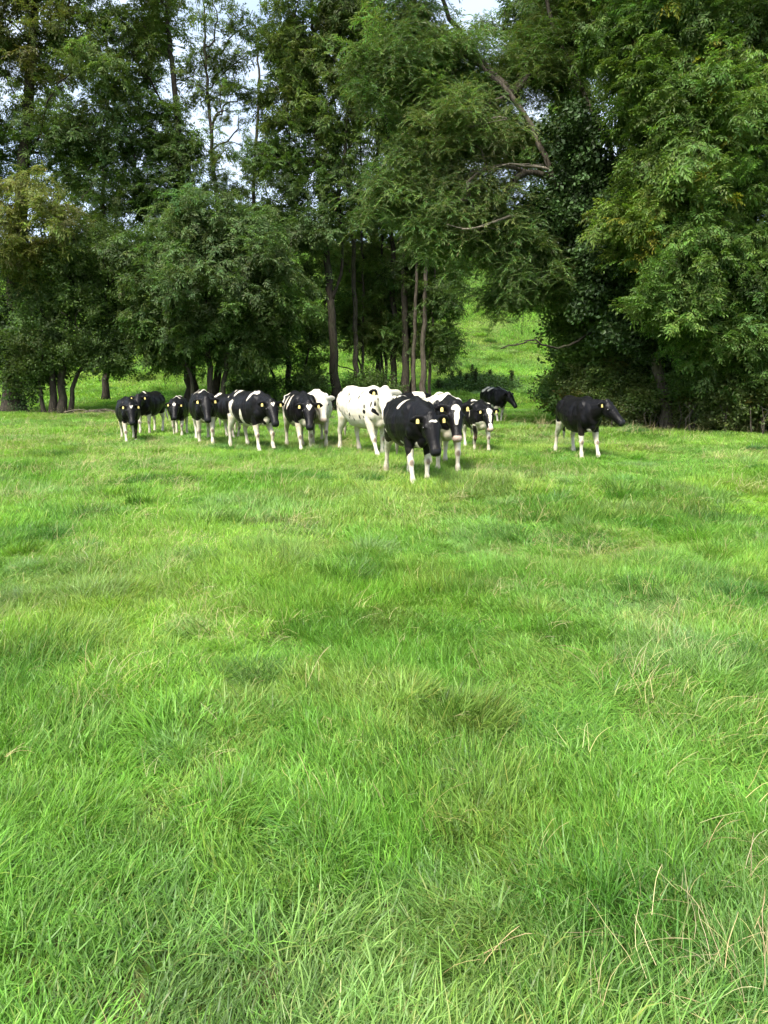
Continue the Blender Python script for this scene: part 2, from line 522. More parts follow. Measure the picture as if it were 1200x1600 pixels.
# ------------------------------------------------------------------ trees
def build_tree(name, label, cat, trunks, lobes, tint, templates=T_ASH, leafmat=M_LEAF, bark=M_BARK_D, group=None,
               per=.8, spread=.3, seed=1, droop=0.0, spray=1.0, tint_var=.16, ivy=None, dead=None, density=1.0, tip_r=.015, accents=None):
    """trunks: list of (points, base radius, top radius). lobes: (centre xyz, radii xyz, number of branch tips, tint or None).
    Branch tips are drawn in the lobes, each joined by a curved branch to the cheapest point of the growing skeleton."""
    r = np.random.default_rng(seed)
    base = trunks[0][0][0]
    root = empty(name, (base[0], base[1], tz(base[0], base[1])))
    org = np.array(root.location)
    tag(root, label, cat, group)
    npos, npath, ntips, npar, nlimb = [], [], [], [], []
    tr_idx = []
    for pts, r0, r1 in trunks:
        q = resample(pts, .45)
        jit = r.normal(size=q.shape) * .035; jit[0] = 0; q = q + jit
        ids = []
        for i, p in enumerate(q):
            npos.append(p); npath.append(np.linalg.norm(p - q[0])); ntips.append(0)
            npar.append(ids[-1] if ids else -1); nlimb.append(-1); ids.append(len(npos) - 1)
        tr_idx.append((ids, r0, r1))
    tips = []
    for li, lobe in enumerate(lobes):
        c, rad, num = np.asarray(lobe[0]), np.asarray(lobe[1]), lobe[2]
        tn = lobe[3] if len(lobe) > 3 and lobe[3] is not None else tint
        for _ in range(max(1, int(num * density))):
            d = r.normal(size=3); d /= np.linalg.norm(d)
            p = c + d * rad * (r.uniform(.12, 1.0) ** .5)
            if p[2] < tz(p[0], p[1]) + .25: continue
            tips.append((p, np.asarray(tn), lobe[4] if len(lobe) > 4 else 1.0))
    P0 = np.array(npos)
    tips.sort(key=lambda t: np.min(np.linalg.norm(P0 - t[0], axis=1)))
    low = min(t[0][2] for t in tips)
    chains = []
    for ti, (p, tn, lsz) in enumerate(tips):
        A = np.array(npos); dist = np.linalg.norm(A - p, axis=1)
        over = np.maximum(0, A[:, 2] - p[2] + dist * .25 * (1 - droop))
        cost = dist + .22 * np.array(npath) + (1.3 - 1.1 * droop) * over
        j = int(np.argmin(cost))
        a = A[j]; L = dist[j]
        nseg = int(np.clip(L / .35, 2, 7))
        out = p - a
        ctrl = a + out * .5 + np.array([0, 0, (.18 + .1 * droop) * L]) + r.normal(size=3) * L * .09
        seq = [j]
        for k in range(1, nseg + 1):
            t = k / nseg
            q = (1 - t) ** 2 * a + 2 * t * (1 - t) * ctrl + t * t * p + (r.normal(size=3) * .05 * L * t * (1 - t) * 2)
            npos.append(q); npath.append(npath[j] + L * t); ntips.append(0); npar.append(seq[-1]); nlimb.append(-1)
            seq.append(len(npos) - 1)
        lid = nlimb[j] if nlimb[j] >= 0 else ti
        for s in seq[1:]: nlimb[s] = lid
        k = seq[-1]
        while k >= 0:
            ntips[k] += 1; k = npar[k]
        chains.append((seq, lid, tn, lsz))
    A = np.array(npos); rad = tip_r * np.power(np.maximum(1, np.array(ntips)), .52)
    # trunks
    for (ids, r0, r1) in tr_idx:
        t = np.linspace(0, 1, len(ids))
        rr = r0 + (r1 - r0) * t ** .8
        flare = 1 + .55 * np.exp(-t * len(ids) * .45 / .35)
        V, F = [], []
        tube(V, F, A[ids] - org, rr * flare, 10, True, .05)
        mesh_obj('trunk', V, F, bark, root)
    # limbs
    groups = {}
    trunk_ids = {i for ids, *_ in tr_idx for i in ids}
    for seq, lid, tn, lsz in chains:
        V, F = groups.setdefault(lid, ([], []))
        rr = rad[seq].copy(); rr[0] = min(rad[seq[0]], rad[seq[1]] * 1.25)
        tube(V, F, A[seq] - org, rr, 5 if rr[0] > .025 else 3, True)
    for lid in groups:
        V, F = groups[lid]
        mesh_obj('limb', V, F, bark, root)
    # foliage
    pts, tin, lsc = [], [], []
    for seq, lid, tn, lsz in chains:
        n = 1 + (r.poisson(per) if lsz == 1.0 else 0)
        lsc.append(np.full(n, lsz))
        t = r.uniform(.15, .9, n) * (len(seq) - 1); t[0] = len(seq) - 1
        i0 = np.minimum(t.astype(int), len(seq) - 2); f = (t - i0)[:, None]
        sA = A[seq]
        q = sA[i0] * (1 - f) + sA[i0 + 1] * f + r.normal(size=(n, 3)) * spread * np.array([1, 1, .75])
        pts.append(q)
        clump = r.normal(1, tint_var)
        kk = np.clip(clump * r.normal(1, tint_var * .5, n), .45, 1.7)[:, None]
        col = tn[None, :] * kk * (1 + r.normal(size=(n, 3)) * .05)
        if accents is not None:
            aprob, acol = accents
            sel = r.random(n) < (aprob * 12 if r.random() < .08 else aprob * .2)
            col[sel] = np.asarray(acol) * r.uniform(.7, 1.2, (sel.sum(), 1))
        tin.append(np.clip(col, .003, .9))
    pts = np.vstack(pts); tin = np.vstack(tin); lsc = np.concatenate(lsc)
    ok = pts[:, 2] > terrain(pts[:, 0], pts[:, 1]) + .12
    pts, tin, lsc = pts[ok], tin[ok], lsc[ok]
    ctr = np.mean(A, axis=0)
    az = np.arctan2(pts[:, 1] - ctr[1], pts[:, 0] - ctr[0]) + r.normal(size=len(pts)) * .9
    rot = np.column_stack([r.normal(size=len(pts)) * .35, r.normal(.15, .4, len(pts)), az])
    if templates is T_WILLOW: rot = np.column_stack([r.normal(size=len(pts)) * .15, r.normal(size=len(pts)) * .15, r.uniform(0, 6.28, len(pts))])
    sc = r.uniform(.75, 1.25, len(pts)) * spray * lsc
    sc3 = np.column_stack([sc * np.where(r.random(len(pts)) < .5, 1, -1), sc, sc * r.uniform(.8, 1.15, len(pts))])
    crown = tag(scatter('crown', templates, pts - org, rot, sc3, tin, leafmat, root), kind='stuff')
    # ivy clothing the trunk
    if ivy:
        ip, it = [], []
        for c, rd, n in ivy:
            n = max(6, n // 7)
            d = r.normal(size=(n, 3)); d /= np.linalg.norm(d, axis=1)[:, None]
            ip.append(np.asarray(c) + d * np.asarray(rd) * (r.random((n, 1)) ** .45))
        ip = np.vstack(ip)
        ip = ip[ip[:, 2] > terrain(ip[:, 0], ip[:, 1]) + .1]
        n = len(ip)
        it = np.array([.030, .060, .015])[None, :] * r.uniform(.6, 1.5, (n, 1))
        rot = np.column_stack([r.normal(size=n) * .4, r.normal(.3, .4, n), np.arctan2(-1, 0) + r.normal(size=n) * 1.3])
        tag(scatter('ivy', T_IVY, ip - org, rot, r.uniform(.8, 1.3, n), it, M_IVY, root), kind='stuff')
    for pts_, r0, r1 in (dead or []):
        V, F = [], []
        q = resample(pts_, .25); q = q + r.normal(size=q.shape) * .02
        tube(V, F, q - org, np.linspace(r0, r1, len(q)), 6)
        for k in range(5):
            i = r.integers(len(q) // 3, len(q)); d = r.normal(size=3); d[2] = abs(d[2]) * .3 - .3
            tw = np.array([q[i], q[i] + d * .25, q[i] + d * .45 + r.normal(size=3) * .12])
            tube(V, F, resample(tw, .15) - org, np.linspace(r1 * .9, r1 * .3, len(resample(tw, .15))), 4)
        mesh_obj('dead_branch', V, F, M_BARK_D if pts_[0][2] < 4 else M_BARK_L, root)
    return root

def lobe(px, py, rx, ry, d, n, tint=None, dd=None, ls=1.0):
    """a crown lobe from its place in the photograph, set at distance d with depth radius dd"""
    c = at(px, py, d); k = np.linalg.norm(c - [0, 0, CAM_H]) / FPX
    return (c, (max(.35, rx * k - .42), dd or max(1.0, rx * k * .9 - .3), max(.3, ry * k - .36)), n, tint, ls)

def stem(d, *pp, lean=0.0):
    """trunk line through photograph pixels at distance d; the first point is put on the ground"""
    out = [at(px, py, d + lean * i) for i, (px, py) in enumerate(pp)]
    g = out[0].copy(); g[2] = tz(g[0], g[1]) - .15
    out[0] = g
    return out


# ================================================================== GROUND
def build_ground():
    xs = np.unique(np.concatenate([np.linspace(-16, 16, 129), np.linspace(-60, 60, 121), np.linspace(-700, 700, 41)]))
    ys = np.unique(np.concatenate([np.linspace(-6, 20, 105), np.linspace(20, 60, 81), np.linspace(60, 140, 101), np.linspace(-400, -6, 12), np.linspace(140, 900, 16)]))
    X, Y = np.meshgrid(xs, ys)
    Z = terrain(X.ravel(), Y.ravel())
    V = np.column_stack([X.ravel(), Y.ravel(), Z])
    nx, ny = len(xs), len(ys)
    F = [(j * nx + i, j * nx + i + 1, (j + 1) * nx + i + 1, (j + 1) * nx + i) for j in range(ny - 1) for i in range(nx - 1)]
    o = mesh_obj('ground', V, F, M_GROUND)
    tag(o, 'green pasture that rises to a grassy hill behind the trees', kind='structure')
build_ground()

# ================================================================== GRASS
def turf(seed, size, n, h, w, lay, seg=3, clump=7, tussock=False):
    """a hexagon-like patch of n curved tapering blades, taller and shorter by clumps, laid over towards +x"""
    r = np.random.default_rng(seed)
    p = r.uniform(-1, 1, (n * 2, 2)); p = p[np.hypot(p[:, 0], p[:, 1]) < 1.0 - .25 * r.random(n * 2) ** 2][:n] * size
    n = len(p)
    hc = vnoise(p, clump / size * .3, 2, seed * 3.1)
    ac = vnoise(p, clump / size * .25, 2, seed * 5.7 + 40) * 2.2
    cc = vnoise(p, clump / size * .4, 2, seed * 2.3 + 80)
    V, F, C = [], [], []
    for i in range(n):
        az = ac[i] + r.normal(0, .75) + (0 if r.random() < .7 else r.uniform(0, 6.28))
        if tussock: az = math.atan2(p[i][1], p[i][0] + .45 * size) + r.normal(0, .7)
        L = h * r.uniform(.5, 1.15) * ((1.15 - .6 * (np.hypot(*p[i]) / size) ** 2) if tussock else 1) * (1 + .45 * hc[i]); ww = w * r.uniform(.6, 1.25)
        th = abs(r.normal(.12, .28)) + lay * .5; bend = abs(r.normal(lay, .5)) + .12
        col = np.array(rc(r, .55, 1.42)) * (1 + .34 * cc[i])
        if r.random() < .05: col = np.array([1.9, 1.25, 1.6]) * r.uniform(.7, 1.1)
        face = r.uniform(0, 6.28); sx, sy = math.cos(face), math.sin(face)
        fx, fy = math.cos(az), math.sin(az)
        x, y, z = p[i][0], p[i][1], -.012
        b = len(V)
        for k in range(seg + 1):
            t = k / seg; wk = ww * (1 - t ** 1.8) * .5
            if k < seg:
                V.append((x - sx * wk, y - sy * wk, z)); V.append((x + sx * wk, y + sy * wk, z)); C += [col, col]
            else:
                V.append((x, y, z)); C.append(col)
            st, ct = math.sin(th) * L / seg, math.cos(th) * L / seg
            x += fx * st; y += fy * st; z = max(z + ct, .012)
            th = min(th + bend * (1 + .5 * k) / seg * 1.3, 2.0)
        F += [(b + 2 * k, b + 2 * k + 1, b + 2 * k + 3, b + 2 * k + 2) for k in range(seg - 1)]
        F.append((b + 2 * seg - 2, b + 2 * seg - 1, b + 2 * seg))
    return (np.array(V), F, np.array(C))

G_LIME = np.array([0.222, 0.392, 0.050])
G_MID = np.array([0.146, 0.312, 0.045])
G_BLUE = np.array([0.205, 0.320, 0.120])
G_DARK = np.array([0.070, 0.190, 0.028])
G_DRY = np.array([0.270, 0.345, 0.085])

def grass_points(y0, y1, dens, r, margin=2.0, fuzz=0.0):
    hw = lambda y: .56 * np.maximum(y, 0) + margin
    W = hw(y1)
    n = int(dens * 2 * W * (y1 - y0))
    x = r.uniform(-W, W, n); y = r.uniform(y0, y1, n)
    k = np.abs(x) < hw(y)
    if fuzz:
        edge = (y - y0) / fuzz; k &= (r.random(n) < np.clip(edge, 0, 1)) | (edge > 1)
        edge = (y1 - y) / fuzz; k &= (r.random(n) < np.clip(edge, .0, 1)) | (edge > 1)
    return x[k], y[k]

def grass_tint(p, r, scale=1.0):
    n1 = vnoise(p, .55, 3, 2.0); n2 = vnoise(p, 1.1, 3, 31.0); n3 = vnoise(p, .22, 3, 55.0); n4 = vnoise(p, 1.5, 3, 77.0)
    a = smooth01((n1 + .45) / .9)[:, None]
    c = G_MID * (1 - a) + G_LIME * a
    b = (smooth01((n2 - .18) / .35) * .6)[:, None]; c = c * (1 - b) + G_BLUE * b
    d = (smooth01((n4 - .14) / .35) * .8)[:, None]; c = c * (1 - d) + G_DARK * d
    e = (smooth01((n3 + vnoise(p, 2.6, 2, 15.0) * .8 - .12) / .4) * .48)[:, None]; c = c * (1 - e) + G_DRY * e
    return c * np.clip(r.normal(1, .12, (len(p), 1)), .6, 1.5)

def lay_field(p):
    """direction and strength in which the grass has been laid over"""
    a = vnoise(p, .35, 2, 13.0) * 5.5 + 2.2
    s = smooth01((vnoise(p, .8, 2, 21.0) + .1) / .6)
    return a, s

def build_grass():
    r = np.random.default_rng(3)
    # distance band, spacing of the patches, templates, fuzzy edge, side margin
    sets = [
        ('near', 0.2, 8.0, .30, [turf(i, .26, 1250, .11, .0056, .28) for i in range(4)] + [turf(10 + i, .26, 1150, .150, .0054, .7) for i in range(4)], .6, 1.6),
        ('mid', 7.4, 20.0, .55, [turf(20 + i, .48, 1500, .125, .0095, .3) for i in range(4)] + [turf(30 + i, .48, 1400, .155, .0092, .7) for i in range(3)], .8, 2.0),
        ('far', 19.2, 46.0, 1.0, [turf(40 + i, .9, 1500, .13, .017, .4, 2) for i in range(6)], 1.2, 3.0),
        ('hill', 45.0, 114.0, 2.4, [turf(50 + i, 2.1, 1300, .24, .045, .4, 2, 9) for i in range(5)], 2.0, 6.0),
    ]
    templates, T0, P, ROT, SCL, TINT, PICK = [], 0, [], [], [], [], []
    for nm, y0, y1, step, tpl, fuzz, margin in sets:
        W = .56 * y1 + margin
        gx, gy = np.meshgrid(np.arange(-W, W, step), np.arange(y0, y1, step * .87))
        gx = gx + (np.arange(gx.shape[0]) % 2)[:, None] * step / 2
        x = gx.ravel() + r.normal(0, step * .12, gx.size); y = gy.ravel() + r.normal(0, step * .12, gx.size)
        k = np.abs(x) < .56 * np.maximum(y, 0) + margin
        x, y = x[k], y[k]
        p2 = np.column_stack([x, y]); n = len(x)
        a, s = lay_field(p2)
        z = terrain(x, y); e = step * .5
        sx = (terrain(x + e, y) - terrain(x - e, y)) / (2 * e); sy = (terrain(x, y + e) - terrain(x, y - e)) / (2 * e)
        sc = np.clip(.95 + .95 * vnoise(p2, 1.2 if nm in ('near', 'mid') else .5, 3, 41.0) + r.normal(0, .12, n), .3, 1.9)
        sc *= 1 - .05 * smooth01((y - 14) / 14) * (nm != 'hill')     # closer cropped near the wood
        d = a + r.normal(0, .5, n)
        # turn the patch to the lay direction and set it on the slope
        rot = np.zeros((n, 3))
        for i in range(n):
            nrm = Vector((-sx[i], -sy[i], 1)).normalized()
            q = Vector((0, 0, 1)).rotation_difference(nrm).to_matrix() @ Matrix.Rotation(d[i], 3, 'Z')
            rot[i] = q.to_euler('XYZ')
        P.append(np.column_stack([x, y, z])); ROT.append(rot)
        h = r.uniform(1.0, 1.15, n)
        SCL.append(np.column_stack([h, h * np.where(r.random(n) < .5, 1, -1), sc]))
        TINT.append(grass_tint(p2, r))
        half = len(tpl) // 2
        pk = r.integers(0, len(tpl), n)
        if nm in ('near', 'mid'):
            laid = r.random(n) < s * .9 + .05
            pk = np.where(laid, r.integers(4, len(tpl), n), r.integers(0, 4, n))
        PICK.append(pk + T0)
        templates += tpl; T0 += len(tpl)
    # taller tussocks standing out of the sward
    tus = [turf(70 + i, .17, 680, .175, .0054, .5, 4, 7, True) for i in range(4)] + [turf(80 + i, .24, 560, .20, .010, .45, 3, 7, True) for i in range(3)]
    for y0, y1, dens, lo, hi, s0 in ((.9, 8, 7.0, 0, 4, 1.0), (8, 19, 2.6, 4, 7, .95), (19, 40, .5, 4, 7, 1.15), (46, 100, .16, 4, 7, 2.6)):
        x, y = grass_points(y0, y1, dens, r, 2.0)
        p2 = np.column_stack([x, y]); k = vnoise(p2, .7, 2, 63.0) + r.normal(0, .2, len(x)) > .0
        x, y = x[k], y[k]; p2 = p2[k]; n = len(x)
        P.append(np.column_stack([x, y, terrain(x, y)])); ROT.append(np.column_stack([r.normal(0, .12, n), r.normal(0, .12, n), r.uniform(0, 6.28, n)]))
        h = r.uniform(.7, 1.4, n) * s0
        SCL.append(np.column_stack([h, h, h * r.uniform(.6, 1.05, n)]))
        a = r.random((n, 1)); b = (r.random((n, 1)) < .3)
        TINT.append(grass_tint(p2, r) * (.76 + .3 * a) * np.where(b, [[1.0, 1.0, 1.6]], [[1.0, 1.0, 1.0]]))
        PICK.append(r.integers(lo, hi, n) + T0)
    templates += tus; T0 += len(tus)
    o = scatter('grass', templates, np.vstack(P), np.vstack(ROT), np.vstack(SCL), np.vstack(TINT), M_GRASS,
                pick=len(templates) - 1 - np.concatenate(PICK) if JOIN_REVERSED else np.concatenate(PICK))
    tag(o, 'lush uneven bright green meadow grass covering the field', 'grass', kind='stuff')
    print('grass patches', sum(map(len, P)))
JOIN_REVERSED = True
build_grass()

def straw_tpl(seed, L=.30, w=.0024):
    """one dead stem, bowed, with a thin seed head"""
    r = np.random.default_rng(seed); V, F, C = [], [], []
    for q in range(r.integers(1, 4)):
        p = np.array([r.normal() * .04, r.normal() * .04, .02]); az = r.normal() * .6
        th = r.uniform(.35, 1.0); l = L * r.uniform(.5, 1.1); col = np.array(rc(r, .75, 1.2))
        face = az + 1.57; sd = np.array([math.cos(face), math.sin(face), .3]); b = len(V)
        for k in range(6):
            t = k / 5; wk = w * (1 - .5 * t) * (1.9 if k == 4 and seed % 2 else 1)
            V += [p - sd * wk * .5, p + sd * wk * .5]; C += [col, col]
            p = p + np.array([math.cos(az) * math.sin(th), math.sin(az) * math.sin(th), math.cos(th)]) * l / 5
            p[2] = max(p[2], .05)
            th = min(th + r.uniform(.0, .4), 1.75); az += r.normal() * .12
        F += [(b + 2 * k, b + 2 * k + 1, b + 2 * k + 3, b + 2 * k + 2) for k in range(5)]
    return (np.array(V), F, np.array(C))

def build_straw():
    r = np.random.default_rng(5)
    P, S = [], []
    for y0, y1, dens, sc in ((.8, 8, 260, .6), (8, 20, 110, 1.0), (20, 36, 26, 1.6)):
        x, y = grass_points(y0, y1, dens, r, 2.0)
        p2 = np.column_stack([x, y])
        k = r.random(len(x)) < smooth01((vnoise(p2, 1.1, 3, 91.0) - .08) / .35) * .8 + .05
        x, y = x[k], y[k]
        P.append(np.column_stack([x, y, terrain(x, y) + .015 + .075 * r.random(len(x))])); S.append(r.uniform(.55, 1.25, len(x)) * sc)
    P = np.vstack(P); S = np.concatenate(S); n = len(P)
    rot = np.column_stack([r.normal(0, .2, n), r.normal(.1, .25, n), r.uniform(0, 6.28, n)])
    tint = np.array([.54, .47, .24])[None] * r.uniform(.45, 1.3, (n, 1)) * (1 + r.normal(0, .06, (n, 3)))
    o = scatter('dry_grass', [straw_tpl(i) for i in range(8)], P, rot, S, tint, M_STRAW)
    tag(o, 'thin straw coloured dead stems lying through the green grass', 'dry grass', kind='stuff')
build_straw()

# ================================================================== TREES
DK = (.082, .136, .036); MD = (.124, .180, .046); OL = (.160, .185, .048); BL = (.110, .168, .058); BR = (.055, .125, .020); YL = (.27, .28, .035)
ROW = 'trees in the row across the back of the field'

def build_trees():
    d = 37.0
    build_tree('ash_tree', 'tall ash with thick ivied trunk at the left edge of the photo', 'tree',
        [(stem(d, (20, 634), (22, 560), (26, 430), (36, 270), (48, 110), (55, -60), (60, -170)), .52, .10)],
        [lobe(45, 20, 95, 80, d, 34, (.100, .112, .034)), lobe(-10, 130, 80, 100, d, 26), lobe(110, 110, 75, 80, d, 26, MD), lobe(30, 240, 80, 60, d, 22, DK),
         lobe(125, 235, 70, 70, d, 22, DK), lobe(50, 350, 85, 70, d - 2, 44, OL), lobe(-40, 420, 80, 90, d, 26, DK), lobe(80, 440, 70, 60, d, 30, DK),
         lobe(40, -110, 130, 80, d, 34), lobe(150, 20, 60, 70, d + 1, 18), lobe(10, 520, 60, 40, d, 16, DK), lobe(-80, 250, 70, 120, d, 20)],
        MD, density=.8, seed=1, ivy=[(at(22, 540, d - .2), (.75, .7, 3.0), 320), (at(30, 400, d), (.7, .7, 2.6), 200)])
    d = 36.0
    build_tree('hawthorn_tree', 'low many-stemmed hawthorn with a spreading dark crown beside the left-edge ash', 'tree',
        [(stem(d, (84, 640), (82, 580), (74, 520), (60, 470)), .20, .06), (stem(d, (97, 641), (98, 580), (104, 520), (112, 440)), .22, .06),
         (stem(d, (108, 641), (116, 600), (138, 560), (166, 520), (188, 500)), .13, .04), (stem(d, (70, 640), (58, 590), (40, 550)), .12, .03)],
        [lobe(120, 470, 80, 55, d, 44), lobe(60, 520, 50, 40, d, 26), lobe(172, 530, 42, 34, d, 24, (.056, .100, .026)), lobe(140, 400, 75, 50, d, 34), lobe(205, 490, 45, 50, d + 1, 24),
         lobe(45, 590, 30, 26, d, 10), lobe(120, 552, 60, 30, d + .5, 22), lobe(185, 565, 30, 22, d, 10), lobe(70, 570, 40, 30, d + .5, 14)],
        DK, T_ROUND, seed=2)
    d = 38.5
    build_tree('ash_tree', 'tall thin-topped ash with sky behind its bare upper twigs, second trunk of the row', 'tree',
        [(stem(d, (300, 636), (296, 560), (290, 450), (285, 300), (276, 170), (262, 40), (255, -90)), .34, .06),
         (stem(d, (334, 636), (344, 540), (346, 400), (334, 250), (322, 120), (318, 10)), .22, .04)],
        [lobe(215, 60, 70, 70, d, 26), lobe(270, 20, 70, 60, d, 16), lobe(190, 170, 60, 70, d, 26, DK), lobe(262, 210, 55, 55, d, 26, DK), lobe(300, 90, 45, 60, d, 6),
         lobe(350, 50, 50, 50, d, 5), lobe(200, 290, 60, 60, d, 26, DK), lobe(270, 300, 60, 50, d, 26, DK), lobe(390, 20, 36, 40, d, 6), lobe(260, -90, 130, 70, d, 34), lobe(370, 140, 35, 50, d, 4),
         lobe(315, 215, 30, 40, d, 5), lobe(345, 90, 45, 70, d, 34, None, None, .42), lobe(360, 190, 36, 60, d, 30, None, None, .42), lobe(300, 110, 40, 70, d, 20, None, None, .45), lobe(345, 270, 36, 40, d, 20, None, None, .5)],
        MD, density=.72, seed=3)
    d = 35.5
    build_tree('sallow_tree', 'broad rounded grey-green tree whose dense crown hangs low behind the left-hand cows', 'tree',
        [(stem(d, (330, 640), (326, 560), (318, 490), (330, 420), (345, 360)), .17, .06), (stem(d, (345, 640), (356, 560), (382, 480), (410, 420)), .15, .05),
         (stem(d, (306, 640), (296, 590), (280, 540), (268, 480)), .12, .04)],
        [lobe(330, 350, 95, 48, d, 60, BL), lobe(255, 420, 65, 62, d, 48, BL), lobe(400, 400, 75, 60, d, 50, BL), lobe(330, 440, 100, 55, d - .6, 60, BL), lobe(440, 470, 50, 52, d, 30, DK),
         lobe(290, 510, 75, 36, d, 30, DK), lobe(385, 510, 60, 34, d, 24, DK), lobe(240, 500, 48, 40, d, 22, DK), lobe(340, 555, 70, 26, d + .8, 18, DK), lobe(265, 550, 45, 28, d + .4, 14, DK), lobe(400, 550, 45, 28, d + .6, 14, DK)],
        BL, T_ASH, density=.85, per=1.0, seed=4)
    d = 39.0
    build_tree('ash_tree', 'tall leafy ash with a brown forked trunk rising behind the white cow', 'tree',
        [(stem(d, (527, 640), (522, 560), (518, 470), (509, 380), (500, 280), (492, 170), (488, 40), (484, -90)), .27, .05), ([at(509, 380, d), at(530, 300, d - .3), at(543, 190, d - .4), at(552, 60, d - .4)], .12, .04), ([at(518, 470, d), at(534, 410, d), at(528, 280, d), at(520, 120, d)], .09, .03)],
        [lobe(470, 60, 65, 75, d, 34), lobe(540, 40, 55, 70, d, 26, (.090, .124, .034)), lobe(440, 150, 45, 60, d, 20, MD), lobe(500, 150, 60, 70, d, 28), lobe(560, 150, 40, 70, d, 18),
         lobe(440, 260, 60, 60, d, 30, DK), lobe(510, 270, 45, 60, d, 12, DK), lobe(470, 350, 60, 45, d, 26, DK), lobe(480, -90, 110, 80, d, 34), lobe(430, 50, 36, 60, d, 12),
         lobe(545, 330, 45, 50, d, 14, DK), lobe(520, 290, 60, 60, d, 22, None, None, .45), lobe(560, 240, 40, 80, d, 18, None, None, .45)],
        MD, density=.85, seed=5)
    d = 40.0
    build_tree('alder_tree', 'dark short tree with low foliage between the grey-green tree and the brown forked trunk', 'tree',
        [(stem(d, (452, 640), (450, 570), (446, 490), (452, 420)), .20, .05), (stem(d, (432, 640), (425, 580), (405, 520)), .11, .03), (stem(d, (470, 640), (478, 570), (490, 500)), .1, .03)],
        [lobe(440, 480, 55, 45, d, 30), lobe(490, 510, 40, 40, d, 16), lobe(420, 535, 45, 34, d, 16), lobe(480, 440, 50, 40, d, 20)],
        DK, T_ROUND, seed=6)
    poles = [('slender pole-like ash straight above the white cow, first of the pole trunks', 41.0, [(557, 640), (556, 520), (552, 380), (546, 220), (540, 60), (538, -60)], .17,
              [(548, 60, 35, 70, 12), (552, 200, 35, 70, 12), (555, 400, 40, 50, 18), (560, 500, 40, 45, 24)], 7),
             ('slender ash with dark trunk above the black cow in front, left of the close pair', 42.0, [(614, 640), (615, 520), (612, 380), (606, 220), (598, 60), (594, -60)], .2,
              [(590, 40, 45, 70, 18), (608, 160, 45, 70, 16), (600, 300, 45, 60, 18), (600, 420, 45, 50, 30), (590, 500, 40, 40, 26), (590, -80, 70, 60, 16)], 8),
             ('thick dark leaning trunk in the middle of the pole group', 41.0, [(634, 640), (634, 540), (632, 430), (640, 300), (655, 170), (668, 40)], .24,
              [(640, 60, 45, 60, 22), (650, 190, 45, 60, 18), (630, 330, 45, 50, 24), (630, 440, 45, 45, 28), (625, 520, 40, 40, 24)], 9),
             ('pale brown pole trunk, second from the open grass gap', 40.2, [(647, 640), (647, 560), (650, 440), (652, 300), (650, 160)], .13,
              [(660, 240, 40, 50, 16), (655, 380, 40, 45, 20), (660, 470, 35, 40, 20)], 10),
             ('brown pole trunk standing at the edge of the open grass gap', 40.0, [(661, 640), (662, 560), (664, 470), (668, 360), (672, 240)], .19,
              [(690, 470, 30, 34, 16), (690, 525, 30, 26, 18), (680, 560, 26, 18, 8), (670, 400, 36, 45, 20), (670, 290, 40, 50, 16)], 11)]
    for lab, d, pp, rad, lb, sd in poles:
        build_tree('ash_tree', lab, 'tree', [(stem(d, *pp), rad, .04), (stem(d + .8, *[(x_ + (9 if sd % 2 else -11) + (640 - y_) * (.02 if sd % 2 else -.015), y_) for x_, y_ in pp]), rad * .5, .025)], [lobe(a, b, c, e, d + 1.3, n) for a, b, c, e, n in lb],
                   DK if sd > 8 else MD, seed=sd, density=.56, group=ROW, bark=M_BARK if sd in (7, 10, 11) else M_BARK_D)
    for lab, d, px, lb, sd in [
        ('far ash seen through the crowns between the left-edge ash and the thin-topped ash', 46.0, 165, [(160, 260, 60, 60, 26), (130, 330, 60, 50, 26), (190, 380, 70, 50, 30), (170, 140, 55, 70, 20), (110, 200, 45, 60, 14), (160, 460, 70, 40, 18)], 41),
        ('far ash seen through the crowns behind the grey-green tree', 47.0, 400, [(420, 240, 40, 50, 12), (390, 320, 60, 46, 26), (440, 360, 60, 45, 26), (420, 440, 60, 45, 20)], 42),
        ('far ash seen through the crowns behind the pole trunks', 48.0, 590, [(580, 120, 50, 70, 20), (620, 230, 55, 60, 20), (570, 300, 55, 60, 24), (640, 370, 60, 50, 26), (560, 420, 55, 50, 22), (610, 470, 55, 40, 16), (690, 420, 50, 60, 18), (560, 365, 60, 40, 26), (510, 385, 40, 40, 16), (690, 330, 50, 60, 16)], 43)]:
        build_tree('ash_tree', lab, 'tree', [(stem(d, (px, 630), (px + 3, 500), (px - 4, 330), (px + 4, 150), (px, 40)), .22, .05)], [lobe(a_, b_, c_, e_, d, n_) for a_, b_, c_, e_, n_ in lb], MD, seed=sd, spray=1.0, density=.6, group=ROW)
    d = 44.5
    build_tree('hazel_tree', 'light leafy hazel low down behind the pole trunks, green slope glimpsed through it', 'tree',
        [(stem(d, (600, 632), (596, 560), (584, 470)), .09, .03), (stem(d, (575, 632), (562, 570), (545, 500)), .08, .03), (stem(d, (620, 632), (634, 560), (648, 480)), .08, .03)],
        [lobe(570, 440, 60, 50, d, 26), lobe(545, 500, 50, 50, d, 22), lobe(620, 480, 55, 55, d, 26), lobe(590, 545, 55, 32, d, 16), lobe(655, 530, 40, 36, d, 14), lobe(500, 560, 45, 26, d - 2, 12), lobe(640, 420, 50, 45, d, 18)],
        (.110, .185, .042), T_ROUND, seed=33, spray=1.1, density=.35, per=.4)
    # the leaning willow
    d = 26.0
    W = (.128, .205, .060); WD = (.092, .155, .042); WO = (.138, .198, .062)
